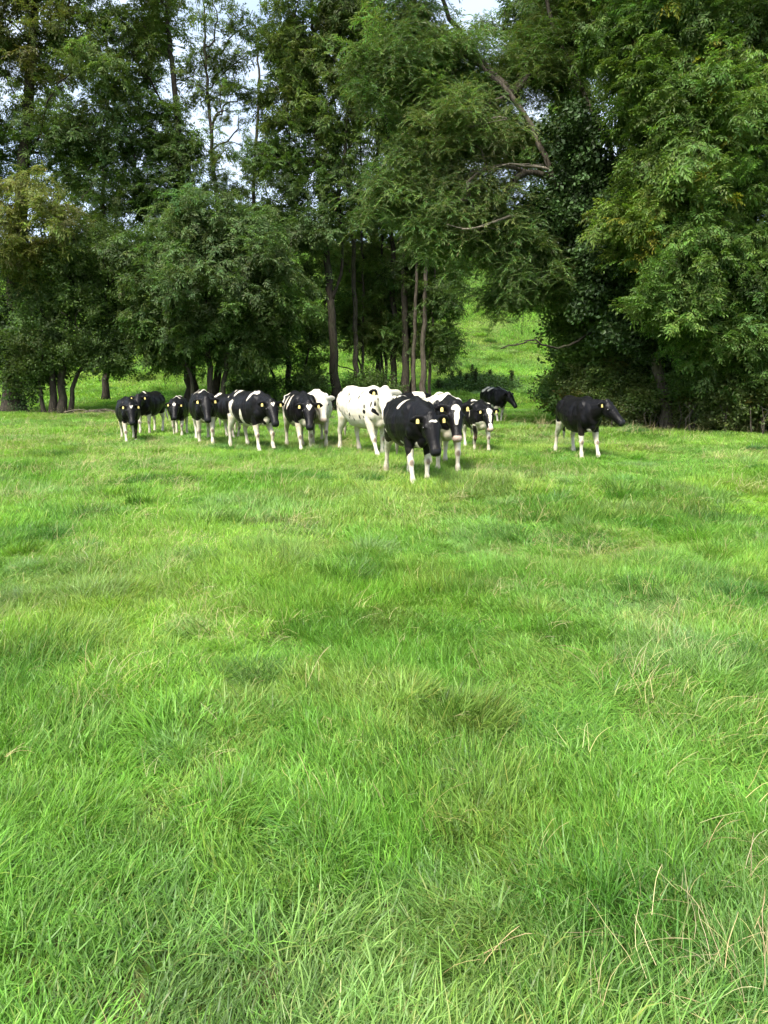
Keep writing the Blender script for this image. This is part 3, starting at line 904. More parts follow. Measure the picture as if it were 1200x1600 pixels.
    build_tree('willow_tree', 'huge old willow leaning left over the gap, ivy on its trunk and pale bare branches', 'tree',
        [(stem(24.6, (1044, 668), (1034, 600), (1012, 530), (968, 440), (918, 345), (868, 282), (838, 215), (800, 150), (758, 112), (712, 78), lean=.15), .19, .06),
         (stem(d, (1060, 668), (1050, 560), (1010, 400), (960, 250), (900, 120), (862, 30), (850, -60)), .15, .05),
         ([at(868, 282, d), at(828, 268, d - .6), at(775, 262, d - 1.2), at(730, 285, d - 1.6)], .10, .04),
         ([at(800, 150, d), at(740, 80, d + .5), at(700, 20, d + .8), at(680, -60, d + 1)], .13, .05),
         ([at(918, 345, d), at(890, 400, d + .4), at(845, 450, d + .6), at(815, 470, d + .6)], .08, .03)],
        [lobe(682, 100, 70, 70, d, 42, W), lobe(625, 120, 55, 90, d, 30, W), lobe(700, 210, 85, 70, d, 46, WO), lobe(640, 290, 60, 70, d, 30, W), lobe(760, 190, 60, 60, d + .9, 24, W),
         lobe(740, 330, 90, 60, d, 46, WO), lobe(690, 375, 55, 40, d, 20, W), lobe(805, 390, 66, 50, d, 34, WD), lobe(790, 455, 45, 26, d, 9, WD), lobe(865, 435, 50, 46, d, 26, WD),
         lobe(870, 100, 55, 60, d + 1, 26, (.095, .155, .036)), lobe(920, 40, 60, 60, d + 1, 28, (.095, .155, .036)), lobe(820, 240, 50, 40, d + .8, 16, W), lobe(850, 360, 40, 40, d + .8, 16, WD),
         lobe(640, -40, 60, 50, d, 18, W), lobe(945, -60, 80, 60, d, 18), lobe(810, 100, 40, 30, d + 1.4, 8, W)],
        W, T_WILLOW, M_WILLOW, M_BARK, seed=13, droop=.85,
        ivy=[(at(930, 300, d - .9), (1.25, 1.0, 1.6), 700), (at(900, 225, d - .6), (.9, .8, 1.0), 190), (at(965, 415, d - 1.3), (1.2, .9, 1.5), 640), (at(1005, 505, d - 1.5), (.9, .8, 1.2), 240),
             (at(1040, 560, d + .3), (.8, .6, 1.3), 160), (at(850, 330, d), (.9, .7, .7), 160), (at(985, 330, d + .8), (1.0, .8, 1.6), 300)],
        dead=[([at(805, 338, d - 1.2), at(780, 344, d - 1.5), at(755, 352, d - 1.7), at(722, 358, d - 1.9)], .055, .02),
              ([at(790, 184, d - 1), at(765, 185, d - 1.2), at(742, 198, d - 1.4), at(725, 196, d - 1.5)], .05, .02),
              ([at(862, 268, d - .8), at(822, 258, d - 1.1), at(790, 258, d - 1.3), at(762, 268, d - 1.5)], .05, .02),
              ([at(925, 520, d), at(880, 543, d - .9), at(850, 540, d - 1.3), at(832, 530, d - 1.5), at(805, 538, d - 1.7), at(782, 545, d - 1.8)], .05, .018)])
    d = 28.5
    build_tree('elder_tree', 'dense dark elder growing round the foot of the leaning willow', 'tree',
        [(stem(d, (930, 655), (925, 590), (915, 500), (905, 430)), .14, .04), (stem(d, (985, 655), (990, 560), (985, 450)), .14, .04), (stem(d, (905, 655), (898, 600), (890, 540)), .09, .03)],
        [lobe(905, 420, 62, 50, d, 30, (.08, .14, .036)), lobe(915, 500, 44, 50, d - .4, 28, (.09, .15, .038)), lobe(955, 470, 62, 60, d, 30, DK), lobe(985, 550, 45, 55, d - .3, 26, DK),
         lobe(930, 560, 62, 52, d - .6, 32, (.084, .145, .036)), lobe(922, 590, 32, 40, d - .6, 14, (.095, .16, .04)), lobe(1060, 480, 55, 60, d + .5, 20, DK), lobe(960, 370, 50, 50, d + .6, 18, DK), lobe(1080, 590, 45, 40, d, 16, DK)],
        DK, T_ROUND, seed=31, spray=1.2)
    d = 34.0
    build_tree('ash_tree', 'distant ash top showing beside the patch of open sky', 'tree',
        [(stem(d, (960, 640), (950, 420), (920, 220), (870, 60), (845, -40)), .25, .06)],
        [lobe(838, 20, 36, 36, d, 16, DK), lobe(770, 40, 40, 30, d, 14, None, None, .4), lobe(890, 60, 40, 60, d, 14), lobe(900, 180, 50, 50, d, 12), lobe(895, -50, 50, 40, d, 10), lobe(880, 300, 60, 60, d, 20, DK)],
        MD, seed=14)
    # the bright ash on the right
    d = 23.2
    B2 = (.096, .168, .036); B3 = (.122, .205, .042)
    build_tree('ash_tree', 'big bright green ash with yellowing leaf tips filling the right side', 'tree',
        [(stem(d + 1.5, (1190, 668), (1184, 560), (1176, 450), (1160, 300), (1140, 140), (1125, -20), (1120, -150)), .26, .08),
         (stem(d + 1.5, (1230, 668), (1240, 540), (1250, 350), (1240, 120)), .2, .06)],
        [lobe(1030, 40, 85, 75, d, 62, B2), lobe(1130, 50, 90, 80, d, 60, B2), lobe(1015, 150, 58, 70, d, 40, (.100, .160, .034)), lobe(1090, 160, 85, 70, d - .8, 66, B3), lobe(1170, 190, 70, 80, d, 46, B2),
         lobe(1080, 270, 85, 65, d - .8, 66, B3), lobe(1008, 345, 46, 40, d - .6, 26, (.140, .205, .036)), lobe(1160, 310, 70, 70, d, 46, B2), lobe(1075, 380, 80, 60, d - .8, 64, B3), lobe(1160, 430, 70, 70, d - .5, 50, B2),
         lobe(1055, 465, 52, 42, d - .8, 40, B3), lobe(1130, 520, 70, 46, d - .6, 48, B2), lobe(1195, 560, 45, 50, d - .5, 30, B2), lobe(1090, -80, 150, 60, d, 50, B2), lobe(1280, 200, 80, 160, d, 60, B2),
         lobe(1270, 440, 70, 110, d, 44, B2), lobe(985, 70, 34, 50, d + .5, 12, B2)],
        B2, seed=15, tint_var=.2, bark=M_BARK_D, accents=(.022, YL), spray=.74, density=1.2)
build_trees()

# ------------------------------------------------------------------ hedge of bushes on the right, undergrowth
def build_hedge():
    spots = [(908, 30.0, 40, 545, 'leafy hawthorn bush at the left end of the right-hand hedge'),
             (950, 28.5, 46, 560, 'hedge bush right behind the head of the lone black cow'),
             (980, 27.4, 42, 575, 'hedge bush just to the left of the bare willow trunk'),
             (1095, 26.2, 40, 570, 'hedge bush just to the right of the bare willow trunk'),
             (1145, 25.2, 50, 585, 'twiggy hedge bush below the lowest ash leaves'),
             (1205, 24.6, 50, 580, 'hedge bush cut by the right edge of the photo')]
    tops = [560, 548, 590, 572, 598, 566]
    for i, (px, d, hw, top, lab) in enumerate(spots):
        d = d - 2.0; top = tops[i]
        b = 661 + (px - 860) * .045
        stems = []
        r = np.random.default_rng(100 + i)
        for k in range(9):
            x0 = px + r.uniform(-hw, hw) * .95
            stems.append((stem(d + r.uniform(-.9, .3), (x0, b), (x0 + r.normal() * 6, b - 20), (x0 + r.normal() * 12, b - 42)), .026, .010))
        tn = [(.080, .138, .034), (.098, .140, .040), (.086, .130, .034)][i % 3]
        lb = []
        for k in range(6):
            u = r.uniform(-1, 1)
            lb.append(lobe(px + u * hw, top + 14 + r.uniform(0, 30) + 18 * abs(u), r.uniform(24, 34), r.uniform(24, 36), d + r.uniform(0, 1.2), 7, np.array(tn) * r.uniform(.8, 1.3), .8))
        lb.append(lobe(px, b - 40, hw, 30, d + .6, 22, tn, .7)); lb.append(lobe(px, b - 20, hw, 16, d + .2, 12, (.100, .125, .045), .5))
        build_tree('hawthorn_bush', lab, 'bush', stems, lb, tn, T_ROUND, seed=200 + i, spray=.85, per=.8, bark=M_BARK,
                   group='bushes of the right-hand hedge', tip_r=.009, accents=(.03, (.12, .11, .025)), tint_var=.22)
    low = [(395, 38.5, 606, 34, 22, 'low bramble patch behind the walking cow with the heart mark'),
           (480, 39.0, 606, 36, 24, 'low bramble patch at the foot of the brown forked trunk'),
           (575, 40.0, 606, 34, 20, 'low bramble patch at the foot of the pole trunks')]
    for i, (px, d, py, rx, ry, lab) in enumerate(low):
        c = at(px, py, d)
        st = [(stem(d, (px + k * 9, 640), (px + k * 12, 620), (px + k * 16, py)), .03, .012) for k in (-2, -1, 0, 1, 2)]
        build_tree('bramble_bush', lab, 'bush', st, [lobe(px, py, rx, ry, d, 24, (.09, .15, .04), 1.1)], DK, T_ROUND, seed=230 + i,
                   group='low bushes under the trees', tip_r=.007)
build_hedge()

def dock_plant(px, py, d, h, lab, seed):
    r = np.random.default_rng(seed); p = at(px, py, d); p[2] = tz(p[0], p[1])
    root = tag(empty('dock_plant', p), lab, 'plant', 'dock stalks standing in the weed patch')
    V, F = [], []
    q = np.array([[0, 0, -.05], [r.normal() * .03, 0, h * .5], [r.normal() * .06, 0, h]])
    tube(V, F, resample(q, .1), np.linspace(.02, .008, len(resample(q, .1))), 5)
    mesh_obj('stalk', V, F, M_BARK_D, root)
    n = 90
    t = r.uniform(.25, 1, n)
    pts = np.column_stack([r.normal(size=n) * .09 * (1.2 - t * .7), r.normal(size=n) * .09 * (1.2 - t * .7), t * h])
    scatter('leaves', T_DOCK, pts, r.normal(size=(n, 3)) * .7 + [0, 0, 3], r.uniform(.35, .7, n), np.array([.038, .05, .018])[None] * r.uniform(.6, 1.4, (n, 1)), M_LEAF, root)['kind'] = 'stuff'

def build_weeds():
    r = np.random.default_rng(77)
    P = []
    for i in range(1500):
        px = r.uniform(672, 812); d = r.uniform(50, 57)
        e = ((px - 745) / 66) ** 2 + ((d - 53.5) / 3.6) ** 2
        if e > r.uniform(.6, 1.15): continue
        p = at(px, 600, d); h = (1 - e * .75) * r.uniform(.1, 1.0) * .85
        P.append((p[0], p[1], tz(p[0], p[1]) + h))
    P = np.array(P); n = len(P)
    o = scatter('nettle_patch', T_DOCK, P, np.column_stack([r.normal(size=n) * .3, r.normal(size=n) * .3, r.uniform(0, 6.3, n)]), r.uniform(1.0, 1.9, n),
                np.array([.062, .120, .034])[None] * r.uniform(.6, 1.4, (n, 1)), M_LEAF)
    tag(o, 'dark green patch of nettles on the slope in the gap between the trees', 'weeds', kind='stuff')
    w = ['leftmost short dock stalk left of the nettle patch', 'dock stalk second from the left in the nettle patch', 'dock stalk third from the left in the nettle patch', 'dock stalk fourth from the left in the nettle patch',
         'tallest dock stalk in the nettle patch', 'dock stalk just right of the tallest one in the nettle patch', 'dock stalk at the middle of the nettle patch', 'rightmost dock stalk in the nettle patch']
    for i, (px, h) in enumerate([(686, .75), (707, 1.25), (719, 1.2), (730, 1.2), (738, 1.7), (743, 1.6), (766, 1.35), (800, 1.2)]):
        dock_plant(px, 600, 52 + (i * 37 % 5) * .6, h * .95, w[i], 300 + i)
build_weeds()

def build_brushwood():
    r = np.random.default_rng(88)
    c = at(160, 640, 35.0); c[2] = tz(c[0], c[1])
    root = tag(empty('brushwood', c), 'small heap of dead twigs on the grass below the left-hand hawthorn', 'brushwood')
    for i in range(34):
        a = r.normal() * .5; L = r.uniform(.5, 1.5); s = np.array([r.normal() * .75, r.normal() * .35, r.uniform(.03, .22)])
        dr = np.array([math.cos(a), math.sin(a) * .5, r.normal() * .12])
        V, F = [], []
        q = resample(np.array([s - dr * L / 2, s + [0, 0, r.uniform(0, .15)], s + dr * L / 2]), .2)
        q[:, 2] = np.maximum(q[:, 2], .03)
        tube(V, F, q, np.linspace(.022, .008, len(q)) * r.uniform(.6, 1.2), 4)
        mesh_obj('twig', V, F, M_BARK_L if i % 3 else M_BARK, root)
build_brushwood()

# ================================================================== COWS
def loft(V, F, rings, sides=16):
    """rings: (centre, side vector, up vector) - ellipse rings closed at both ends"""
    b = len(V)
    for c, s, u in rings:
        c, s, u = map(np.asarray, (c, s, u))
        for k in range(sides):
            a = 2 * math.pi * k / sides
            V.append(c + s * math.cos(a) + u * math.sin(a))
    n = len(rings)
    for i in range(n - 1):
        for k in range(sides):
            a0, a1 = b + i * sides + k, b + i * sides + (k + 1) % sides
            F.append((a0, a1, a1 + sides, a0 + sides))
    F.append(tuple(b + k for k in range(sides))[::-1])
    F.append(tuple(b + (n - 1) * sides + k for k in range(sides)))

def blob(V, F, c, rad, M=None, n=10):
    rings = []
    for i in range(n):
        t = -math.pi / 2 + math.pi * (i + .5) / n
        rings.append((np.array([math.sin(t) * rad[0], 0, 0]), np.array([0, math.cos(t) * rad[1], 0]), np.array([0, 0, math.cos(t) * rad[2]])))
    M = np.eye(3) if M is None else M
    loft(V, F, [(np.asarray(c) + M @ a, M @ s, M @ u) for a, s, u in rings], 12)

def rot_z(a): c, s = math.cos(a), math.sin(a); return np.array([[c, -s, 0], [s, c, 0], [0, 0, 1.0]])
def rot_y(a): c, s = math.cos(a), math.sin(a); return np.array([[c, 0, s], [0, 1, 0], [-s, 0, c]])
def rot_x(a): c, s = math.cos(a), math.sin(a); return np.array([[1, 0, 0], [0, c, -s], [0, s, c]])

def seg_dist(P, a, b):
    ab = b - a; t = np.clip(((P - a) @ ab) / (ab @ ab), 0, 1)
    return np.linalg.norm(P - (a + t[:, None] * ab), axis=1)

def build_cow(label, px, py, heading, H=1.0, neck=(8, 0), head=(48, 0), legs=None, tail=0.0, coat=None, base='black', voxel=.018, seed=0, fat=1.08, muzzle='black', group='herd of cows', tags=(1, 1), pose_d=None):
    """px, py: where the middle of the feet stands in the photograph. heading: 0 walks at the camera, + turns to the photo's right.
    neck=(elevation, yaw) head=(nose-down pitch, extra yaw) in degrees, yaw + towards the cow's left.
    legs: {'FR':(dx, lift)...}. coat: list of (kind, ...) marks."""
    V, F = [], []
    legs = legs or {}
    # barrel
    prof = [(-.84, 1.08, .07, .06), (-.80, 1.06, .15, .13), (-.71, 1.02, .235, .205), (-.55, .985, .295, .262), (-.34, .935, .345, .285), (-.08, .905, .375, .315), (.16, .905, .372, .300),
            (.38, .925, .358, .252), (.54, .935, .335, .215), (.66, .94, .285, .172), (.75, .945, .20, .12)]
    prof = np.array(prof)
    xs = np.linspace(prof[0, 0], prof[-1, 0], 34)
    pr = [np.interp(xs, prof[:, 0], prof[:, k]) for k in (1, 2, 3)]
    loft(V, F, [((x, 0, z), (0, w * fat, 0), (0, 0, h)) for x, z, h, w in zip(xs, *pr)], 22)
    # spine ridge, hook and pin bones, withers, brisket, flank
    loft(V, F, [((x, 0, z), (0, w, 0), (0, 0, .05)) for x, z, w in ((-.82, 1.215, .03), (-.7, 1.255, .06), (-.5, 1.265, .085), (-.2, 1.235, .07), (.1, 1.235, .06), (.36, 1.275, .06), (.52, 1.245, .05), (.62, 1.19, .03))], 10)
    for s in (-1, 1):
        blob(V, F, (-.50, .180 * s, 1.165), (.12, .075, .055))
        blob(V, F, (-.77, .105 * s, 1.12), (.07, .05, .07))
        blob(V, F, (.44, .15 * s, 1.0), (.17, .105, .25), rot_y(R(14)))          # shoulder blade
        blob(V, F, (.58, .13 * s, .84), (.12, .095, .15))                         # point of shoulder
        blob(V, F, (-.60, .15 * s, .95), (.19, .115, .27), rot_y(R(-14)))         # thigh
    blob(V, F, (.58, 0, .70), (.17, .095, .13))                                    # brisket
    blob(V, F, (-.42, 0, .63), (.15, .10, .08))                                   # udder
    # legs
    leg_lines = {}
    for nm in ('FR', 'FL', 'HR', 'HL'):
        s = -1 if nm[1] == 'R' else 1
        dx, lift = legs.get(nm, (0, 0))
        if nm[0] == 'F':
            J = [((.46, .135, .88), .115, .085), ((.45, .145, .72), .098, .072), ((.455, .142, .56), .070, .058), ((.465, .140, .42), .052, .047), ((.475, .138, .375), .052, .048), ((.470, .136, .31), .040, .037),
                 ((.468, .134, .20), .036, .033), ((.475, .134, .135), .045, .041), ((.49, .134, .085), .043, .041), ((.505, .134, .05), .054, .049), ((.512, .134, .005), .062, .053)]
            wgt = [0, .06, .22, .42, .50, .62, .80, .92, .97, 1, 1]; knee = 4; flex = .55
        else:
            J = [((-.58, .150, .86), .165, .098), ((-.56, .160, .74), .135, .088), ((-.60, .160, .62), .092, .066), ((-.665, .157, .52), .063, .048), ((-.70, .154, .455), .058, .044), ((-.695, .152, .385), .043, .038),
                 ((-.68, .150, .25), .038, .034), ((-.668, .150, .145), .046, .042), ((-.648, .150, .09), .044, .042), ((-.63, .150, .05), .055, .05), ((-.622, .150, .005), .063, .053)]
            wgt = [0, .10, .25, .38, .46, .56, .75, .90, .96, 1, 1]; knee = 4; flex = -.35
        pts = []
        for (c, a, w), g in zip(J, wgt):
            c = np.array([c[0] + dx * g, c[1] * s, c[2]])
            if lift:
                u = max(0, g - .1)
                c[2] += lift * u
                if nm[0] == 'F': c[0] += lift * (1.1 * math.exp(-((g - .5) / .25) ** 2) - 1.0 * max(0, g - .6) * 1.2)
            k = 1.13 if g < .4 else (1.14 if abs(g - .5) < .05 or abs(g - .91) < .03 else 1.0)
            pts.append((c, a * k, w * k))
        P = [q[0] for q in pts]
        rings = []
        for i, (c, a, w) in enumerate(pts):
            t = P[min(i + 1, len(P) - 1)] - P[max(i - 1, 0)]; t = t / np.linalg.norm(t)
            fwd = np.array([1.0, 0, 0]) - t * t[0]; fwd /= np.linalg.norm(fwd)
            rings.append((c, fwd * a, np.array([0, w, 0])))
        loft(V, F, rings, 12)
        leg_lines[nm] = np.array(P)
    # neck
    ne, ny = R(neck[0]), R(neck[1])
    Mn = rot_z(ny) @ rot_y(-ne)
    root = np.array([.50, 0, 1.03])
    npts, rings = [], []
    for t, hh, ww, dz in ((0, .290, .178, -.05), (.10, .26, .158, -.03), (.21, .222, .134, 0), (.32, .188, .116, .02), (.41, .162, .106, .035), (.47, .13, .095, .04)):
        Mt = rot_z(ny * min(1, t / .28)) @ rot_y(-ne * min(1, .35 + t / .5))
        if not npts: p = root + np.array([0, 0, dz])
        else: p = npts[-1] + Mt @ np.array([t - lt, 0, 0]) + np.array([0, 0, dz - ldz])
        lt, ldz = t, dz
        npts.append(p); rings.append((p, Mt @ np.array([0, ww, 0]), Mt @ np.array([0, 0, hh])))
    loft(V, F, rings, 16)
    poll = npts[-1]
    # dewlap
    a = np.array([.62, 0, .72]); bpt = npts[3] + Mn @ np.array([0, 0, -.15])
    for t0, t1 in ((0, .35), (.35, .7), (.7, 1.0)):
        c0, c1 = a + (bpt - a) * t0, a + (bpt - a) * t1
        loft(V, F, [(c0, (0, .026, 0), (.09, 0, .07)), ((c0 + c1) / 2 - [0, 0, .012], (0, .024, 0), (.085, 0, .07)), (c1, (0, .026, 0), (.08, 0, .07))], 10)
    # head
    hp, hy = R(head[0]), R(head[1])
    Mh = rot_z(ny + hy) @ rot_y(hp)
    def hd(s, u, w): return poll + Mh @ np.array([s, u, w])
    wide = 1.08
    prof = [(-.07, .01, .060, .062), (-.03, .01, .105, .090), (.04, -.012, .128, .112), (.12, -.025, .135, .118), (.19, -.028, .128, .112), (.27, -.024, .108, .094), (.34, -.020, .092, .078), (.41, -.016, .082, .071), (.47, -.016, .080, .076), (.515, -.018, .068, .071), (.54, -.020, .044, .050)]
    loft(V, F, [(hd(s, 0, w0 + .05), Mh @ np.array([0, ww * wide, 0]), Mh @ np.array([0, 0, hh])) for s, w0, hh, ww in prof], 18)
    blob(V, F, hd(-.045, 0, .12), (.055, .07, .055), Mh)                         # poll knob
    for s in (-1, 1):
        blob(V, F, hd(.13, .100 * s, .085), (.05, .028, .036), Mh)               # brow
        blob(V, F, hd(.15, .085 * s, -.02), (.10, .035, .075), Mh)               # cheek
        blob(V, F, hd(.475, .045 * s, .075), (.035, .026, .03), Mh)              # nostril wing
    # ears
    earM = {}
    for s in (-1, 1):
        My = rot_z(ny + hy)
        ex = My @ np.array([-.22, .95 * s, -.10 - .06 * math.sin(seed * 2.1 + s)]); ex /= np.linalg.norm(ex)
        ez = My @ np.array([.30, 0, .95]); ez = ez - ex * (ez @ ex); ez /= np.linalg.norm(ez)
        Me = np.column_stack([ex, np.cross(ez, ex), ez])
        e0 = hd(.0, .080 * s, .085); earM[s] = (Me, e0)
        prof_e = [(-.02, .032, .028), (.04, .050, .024), (.09, .068, .021), (.14, .066, .019), (.185, .046, .016), (.22, .016, .010)]
        loft(V, F, [(e0 + Me @ np.array([x, 0, 0]), Me @ np.array([0, th, 0]), Me @ np.array([0, 0, hh])) for x, hh, th in prof_e], 10)
    # tail
    T = [np.array([-.80, 0, 1.235]), np.array([-.875, tail * .15, 1.20]), np.array([-.90, tail * .35, 1.02]), np.array([-.89, tail * .65, .80]), np.array([-.88, tail * .85, .62]), np.array([-.885, tail, .47]), np.array([-.89, tail * 1.1, .34])]
    tr = [.045, .036, .026, .020, .024, .036, .012]
    tp = resample(T, .06); tube(V, F, tp, np.interp(np.linspace(0, 1, len(tp)), np.linspace(0, 1, 7), tr), 8)

    # one continuous skin
    me = bpy.data.meshes.new('raw'); me.from_pydata([tuple(map(float, v)) for v in V], [], F); me.update()
    bm = bmesh.new(); bm.from_mesh(me); bmesh.ops.recalc_face_normals(bm, faces=bm.faces); bm.to_mesh(me); bm.free()
    ob = bpy.data.objects.new('raw', me); COL.objects.link(ob)
    md = ob.modifiers.new('r', 'REMESH'); md.mode = 'VOXEL'; md.voxel_size = voxel; md.adaptivity = 0
    sm = ob.modifiers.new('s', 'SMOOTH'); sm.factor = .5; sm.iterations = 5
    dg = bpy.context.evaluated_depsgraph_get()
    body_me = bpy.data.meshes.new_from_object(ob.evaluated_get(dg))
    bpy.data.objects.remove(ob); bpy.data.meshes.remove(me)
    n = len(body_me.vertices)
    X = np.empty(n * 3, np.float32); body_me.vertices.foreach_get('co', X); X = X.reshape(-1, 3).astype(float)
    # hollow flanks, groove behind the shoulder, a hint of ribs, dished rump
    sy = np.sign(X[:, 1]); side = np.clip((np.abs(X[:, 1]) - .08) / .1, 0, 1)
    def ga(cx, cz, rx, rz): return np.exp(-((X[:, 0] - cx) / rx) ** 2 - ((X[:, 2] - cz) / rz) ** 2)
    push = .030 * ga(-.33, 1.09, .12, .10) + .022 * ga(.255, .98, .05, .22) + .020 * ga(-.36, .78, .07, .16) + .012 * ga(-.64, 1.17, .09, .05) + .014 * ga(.62, 1.02, .05, .12)
    ribs = .0026 * np.sin((X[:, 0] + .25 * (X[:, 2] - .9)) * 52) * ga(-.02, .92, .24, .2)
    body_d = (X[:, 0] < .7) & (X[:, 2] > .5)
    X[:, 1] -= np.where(body_d, sy * side * (push + ribs), 0)
    X[:, 2] -= np.where(body_d, .018 * ga(-.66, 1.25, .06, .05) * (np.abs(X[:, 1]) > .03), 0)
    body_me.vertices.foreach_set('co', X.astype(np.float32).ravel())
    body_me.polygons.foreach_set('use_smooth', [True] * len(body_me.polygons))

    # coat: field > 0 is black
    nz = vnoise(X, 6.0, 4, seed * 7.7) * .36
    warp = np.column_stack([vnoise(X, 3.4, 3, seed * 3.3 + q) for q in (0., 31., 62.)])
    Xw = X + warp * .11
    hl = (X - poll) @ Mh                           # head coordinates s, u, w
    on_head = (hl[:, 0] > -.10) & (np.abs(hl[:, 1]) < .40) & (np.abs(hl[:, 2]) < .34) & (X[:, 0] > .78)
    dleg = {k: np.min([seg_dist(X, L[i], L[i + 1]) for i in range(len(L) - 1)], axis=0) for k, L in leg_lines.items()}
    nearest = np.array(list(dleg.keys()))[np.argmin(np.array(list(dleg.values())), axis=0)]
    f = np.full(n, .6 if base == 'black' else -.6)
    mark = np.zeros((n, 4))
    for m in coat or []:
        kind, val = m[0], m[1]
        if kind == 'body':
            c, rd = np.array(m[2]), np.array(m[3])
            q = np.linalg.norm((Xw - c) / rd, axis=1) - 1 + nz
            q = np.where(on_head, 9, q)
        elif kind == 'head':
            c, rd = np.array(m[2]), np.array(m[3])
            q = np.linalg.norm((hl + np.column_stack([vnoise(X, 14., 2, seed + q_) for q_ in (3., 44., 91.)]) * .035 - c) / rd, axis=1) - 1 + nz * .7
            if len(m) > 4: q = np.maximum(q, np.maximum((np.abs(hl[:, 1]) - (m[4] - (hl[:, 0] - c[0]) * .55)) / .03, np.where(np.abs(hl[:, 1]) < .012, (c[0] - .025 - hl[:, 0]) / .02, -9)))
            q = np.where(on_head, q, 9)
        elif kind == 'leg':
            q = (Xw[:, 2] - m[3]) / .14 + nz
            which = np.isin(nearest, m[2].split(',')); dl = np.min(np.array([dleg[k] for k in m[2].split(',')]), axis=0)
            q = np.where(which & (dl < .2) & ~on_head, q, 9)
        elif kind == 'low':                         # belly and below
            q = (Xw[:, 2] - m[2]) / .12 + nz; q = np.where(on_head, 9, q)
        elif kind == 'tail':
            q = np.where((X[:, 0] < -.845), (X[:, 2] - m[2]) / .15 + nz, 9)
        elif kind == 'spots':
            r = np.random.default_rng(seed + 5); q = np.full(n, 9.0)
            for _ in range(m[2]):
                c = np.array([r.uniform(-.75, .85), r.choice([-1, 1]) * r.uniform(.12, .32), r.uniform(.7, 1.25)]); s_ = r.uniform(.012, .028)
                q = np.minimum(q, np.linalg.norm((X - c) / np.array([s_, .14, s_ * r.uniform(1, 2.4)]), axis=1) - 1 + nz * .4)
        f = np.minimum(f, q) if val == 'white' else np.maximum(f, -q)
    f = np.clip(f, -.6, .6)
    # muzzle skin, worn brown knees, hooves, ear lining
    mz = np.clip((hl[:, 0] - .465) / .03, 0, 1) * on_head
    mcol = {'black': (.018, .018, .02), 'pink': (.50, .36, .30), 'grey': (.10, .09, .09)}[muzzle]
    mark[mz > 0, :3] = mcol; mark[:, 3] = mz * .85
    for k in ('FR', 'FL'):
        kn = leg_lines[k][4] + np.array([.05, 0, 0])
        w = np.clip(1 - np.linalg.norm((X - kn) / np.array([.05, .045, .07]), axis=1), 0, 1) * 1.6
        w = np.clip(w, 0, .8); s_ = w > mark[:, 3]; mark[s_, :3] = (.13, .075, .05); mark[s_, 3] = w[s_]
    for k, L in leg_lines.items():
        ft = L[-1]
        w = (np.linalg.norm(X - ft, axis=1) < .14) * np.clip((ft[2] + .06 - X[:, 2]) / .02, 0, 1)
        s_ = w > mark[:, 3]; mark[s_, :3] = (.05, .04, .03); mark[s_, 3] = w[s_]
        sp = np.clip((.70 - X[:, 2]) / .5, 0, 1) * np.clip(vnoise(X, 9, 3, seed + 3.0) + .25, 0, 1) * .8
        s_ = sp > mark[:, 3]; mark[s_, :3] = (.26, .21, .13); mark[s_, 3] = sp[s_]
    al = body_me.attributes.new('coat', 'FLOAT', 'POINT'); al.data.foreach_set('value', f.astype(np.float32))
    am = body_me.attributes.new('mark', 'FLOAT_COLOR', 'POINT'); am.data.foreach_set('color', mark.astype(np.float32).ravel())
    body_me.name = 'body'; body_me.materials.clear(); body_me.materials.append(M_COAT)
    g = ground_at(px, py)
    root_o = empty('cow', (g[0], g[1], tz(g[0], g[1]) - .045))
    # headings are measured from the line that joins the cow to the camera
    root_o.rotation_euler = (0, 0, R(heading) - math.atan2(g[0], g[1]) - math.pi / 2)
    root_o.scale = (H, H, H)
    tag(root_o, label, 'cow', group)
    body = bpy.data.objects.new('body', body_me); COL.objects.link(body); body.parent = root_o
    for s in (-1, 1):
        V, F = [], []
        blob(V, F, hd(.135, .126 * s, .062), (.024, .016, .02), Mh, 8)
        mesh_obj('eye', V, F, M_EYE, root_o)
        if tags[0 if s < 0 else 1]:
            Me, e0 = earM[s]
            c = e0 + Me @ np.array([.115, 0, -.030])
            fd = rot_z(ny + hy) @ np.array([.95, .22 * s, .12]); fd /= np.linalg.norm(fd)   # tag hangs facing forward
            up = np.array([0, 0, 1.0]); sd = np.cross(up, fd); sd /= np.linalg.norm(sd); up = np.cross(fd, sd)
            c = c + fd * .032
            out = [(-.5, -.6), (.5, -.6), (.5, .25), (.22, .6), (-.22, .6), (-.5, .25)]
            V = [c + sd * a * .043 + up * b * .054 + fd * t for t in (.003, -.003) for a, b in out]
            F = [tuple(range(6)), tuple(range(11, 5, -1))] + [(i, (i + 6), (i + 1) % 6 + 6, (i + 1) % 6) for i in range(6)]
            mesh_obj('ear_tag', V, F, M_TAG, root_o, smooth=False)
    return root_o

W_, B_ = 'white', 'black'
LEGS = 'FR,FL,HR,HL'
WALK1 = {'FR': (.20, 0), 'FL': (-.16, 0), 'HR': (-.14, 0), 'HL': (.16, 0)}
WALK2 = {'FR': (-.16, 0), 'FL': (.20, .05), 'HR': (.14, 0), 'HL': (-.16, 0)}
STAND = {'FR': (.03, 0), 'FL': (-.04, 0), 'HR': (-.05, 0), 'HL': (.05, 0)}

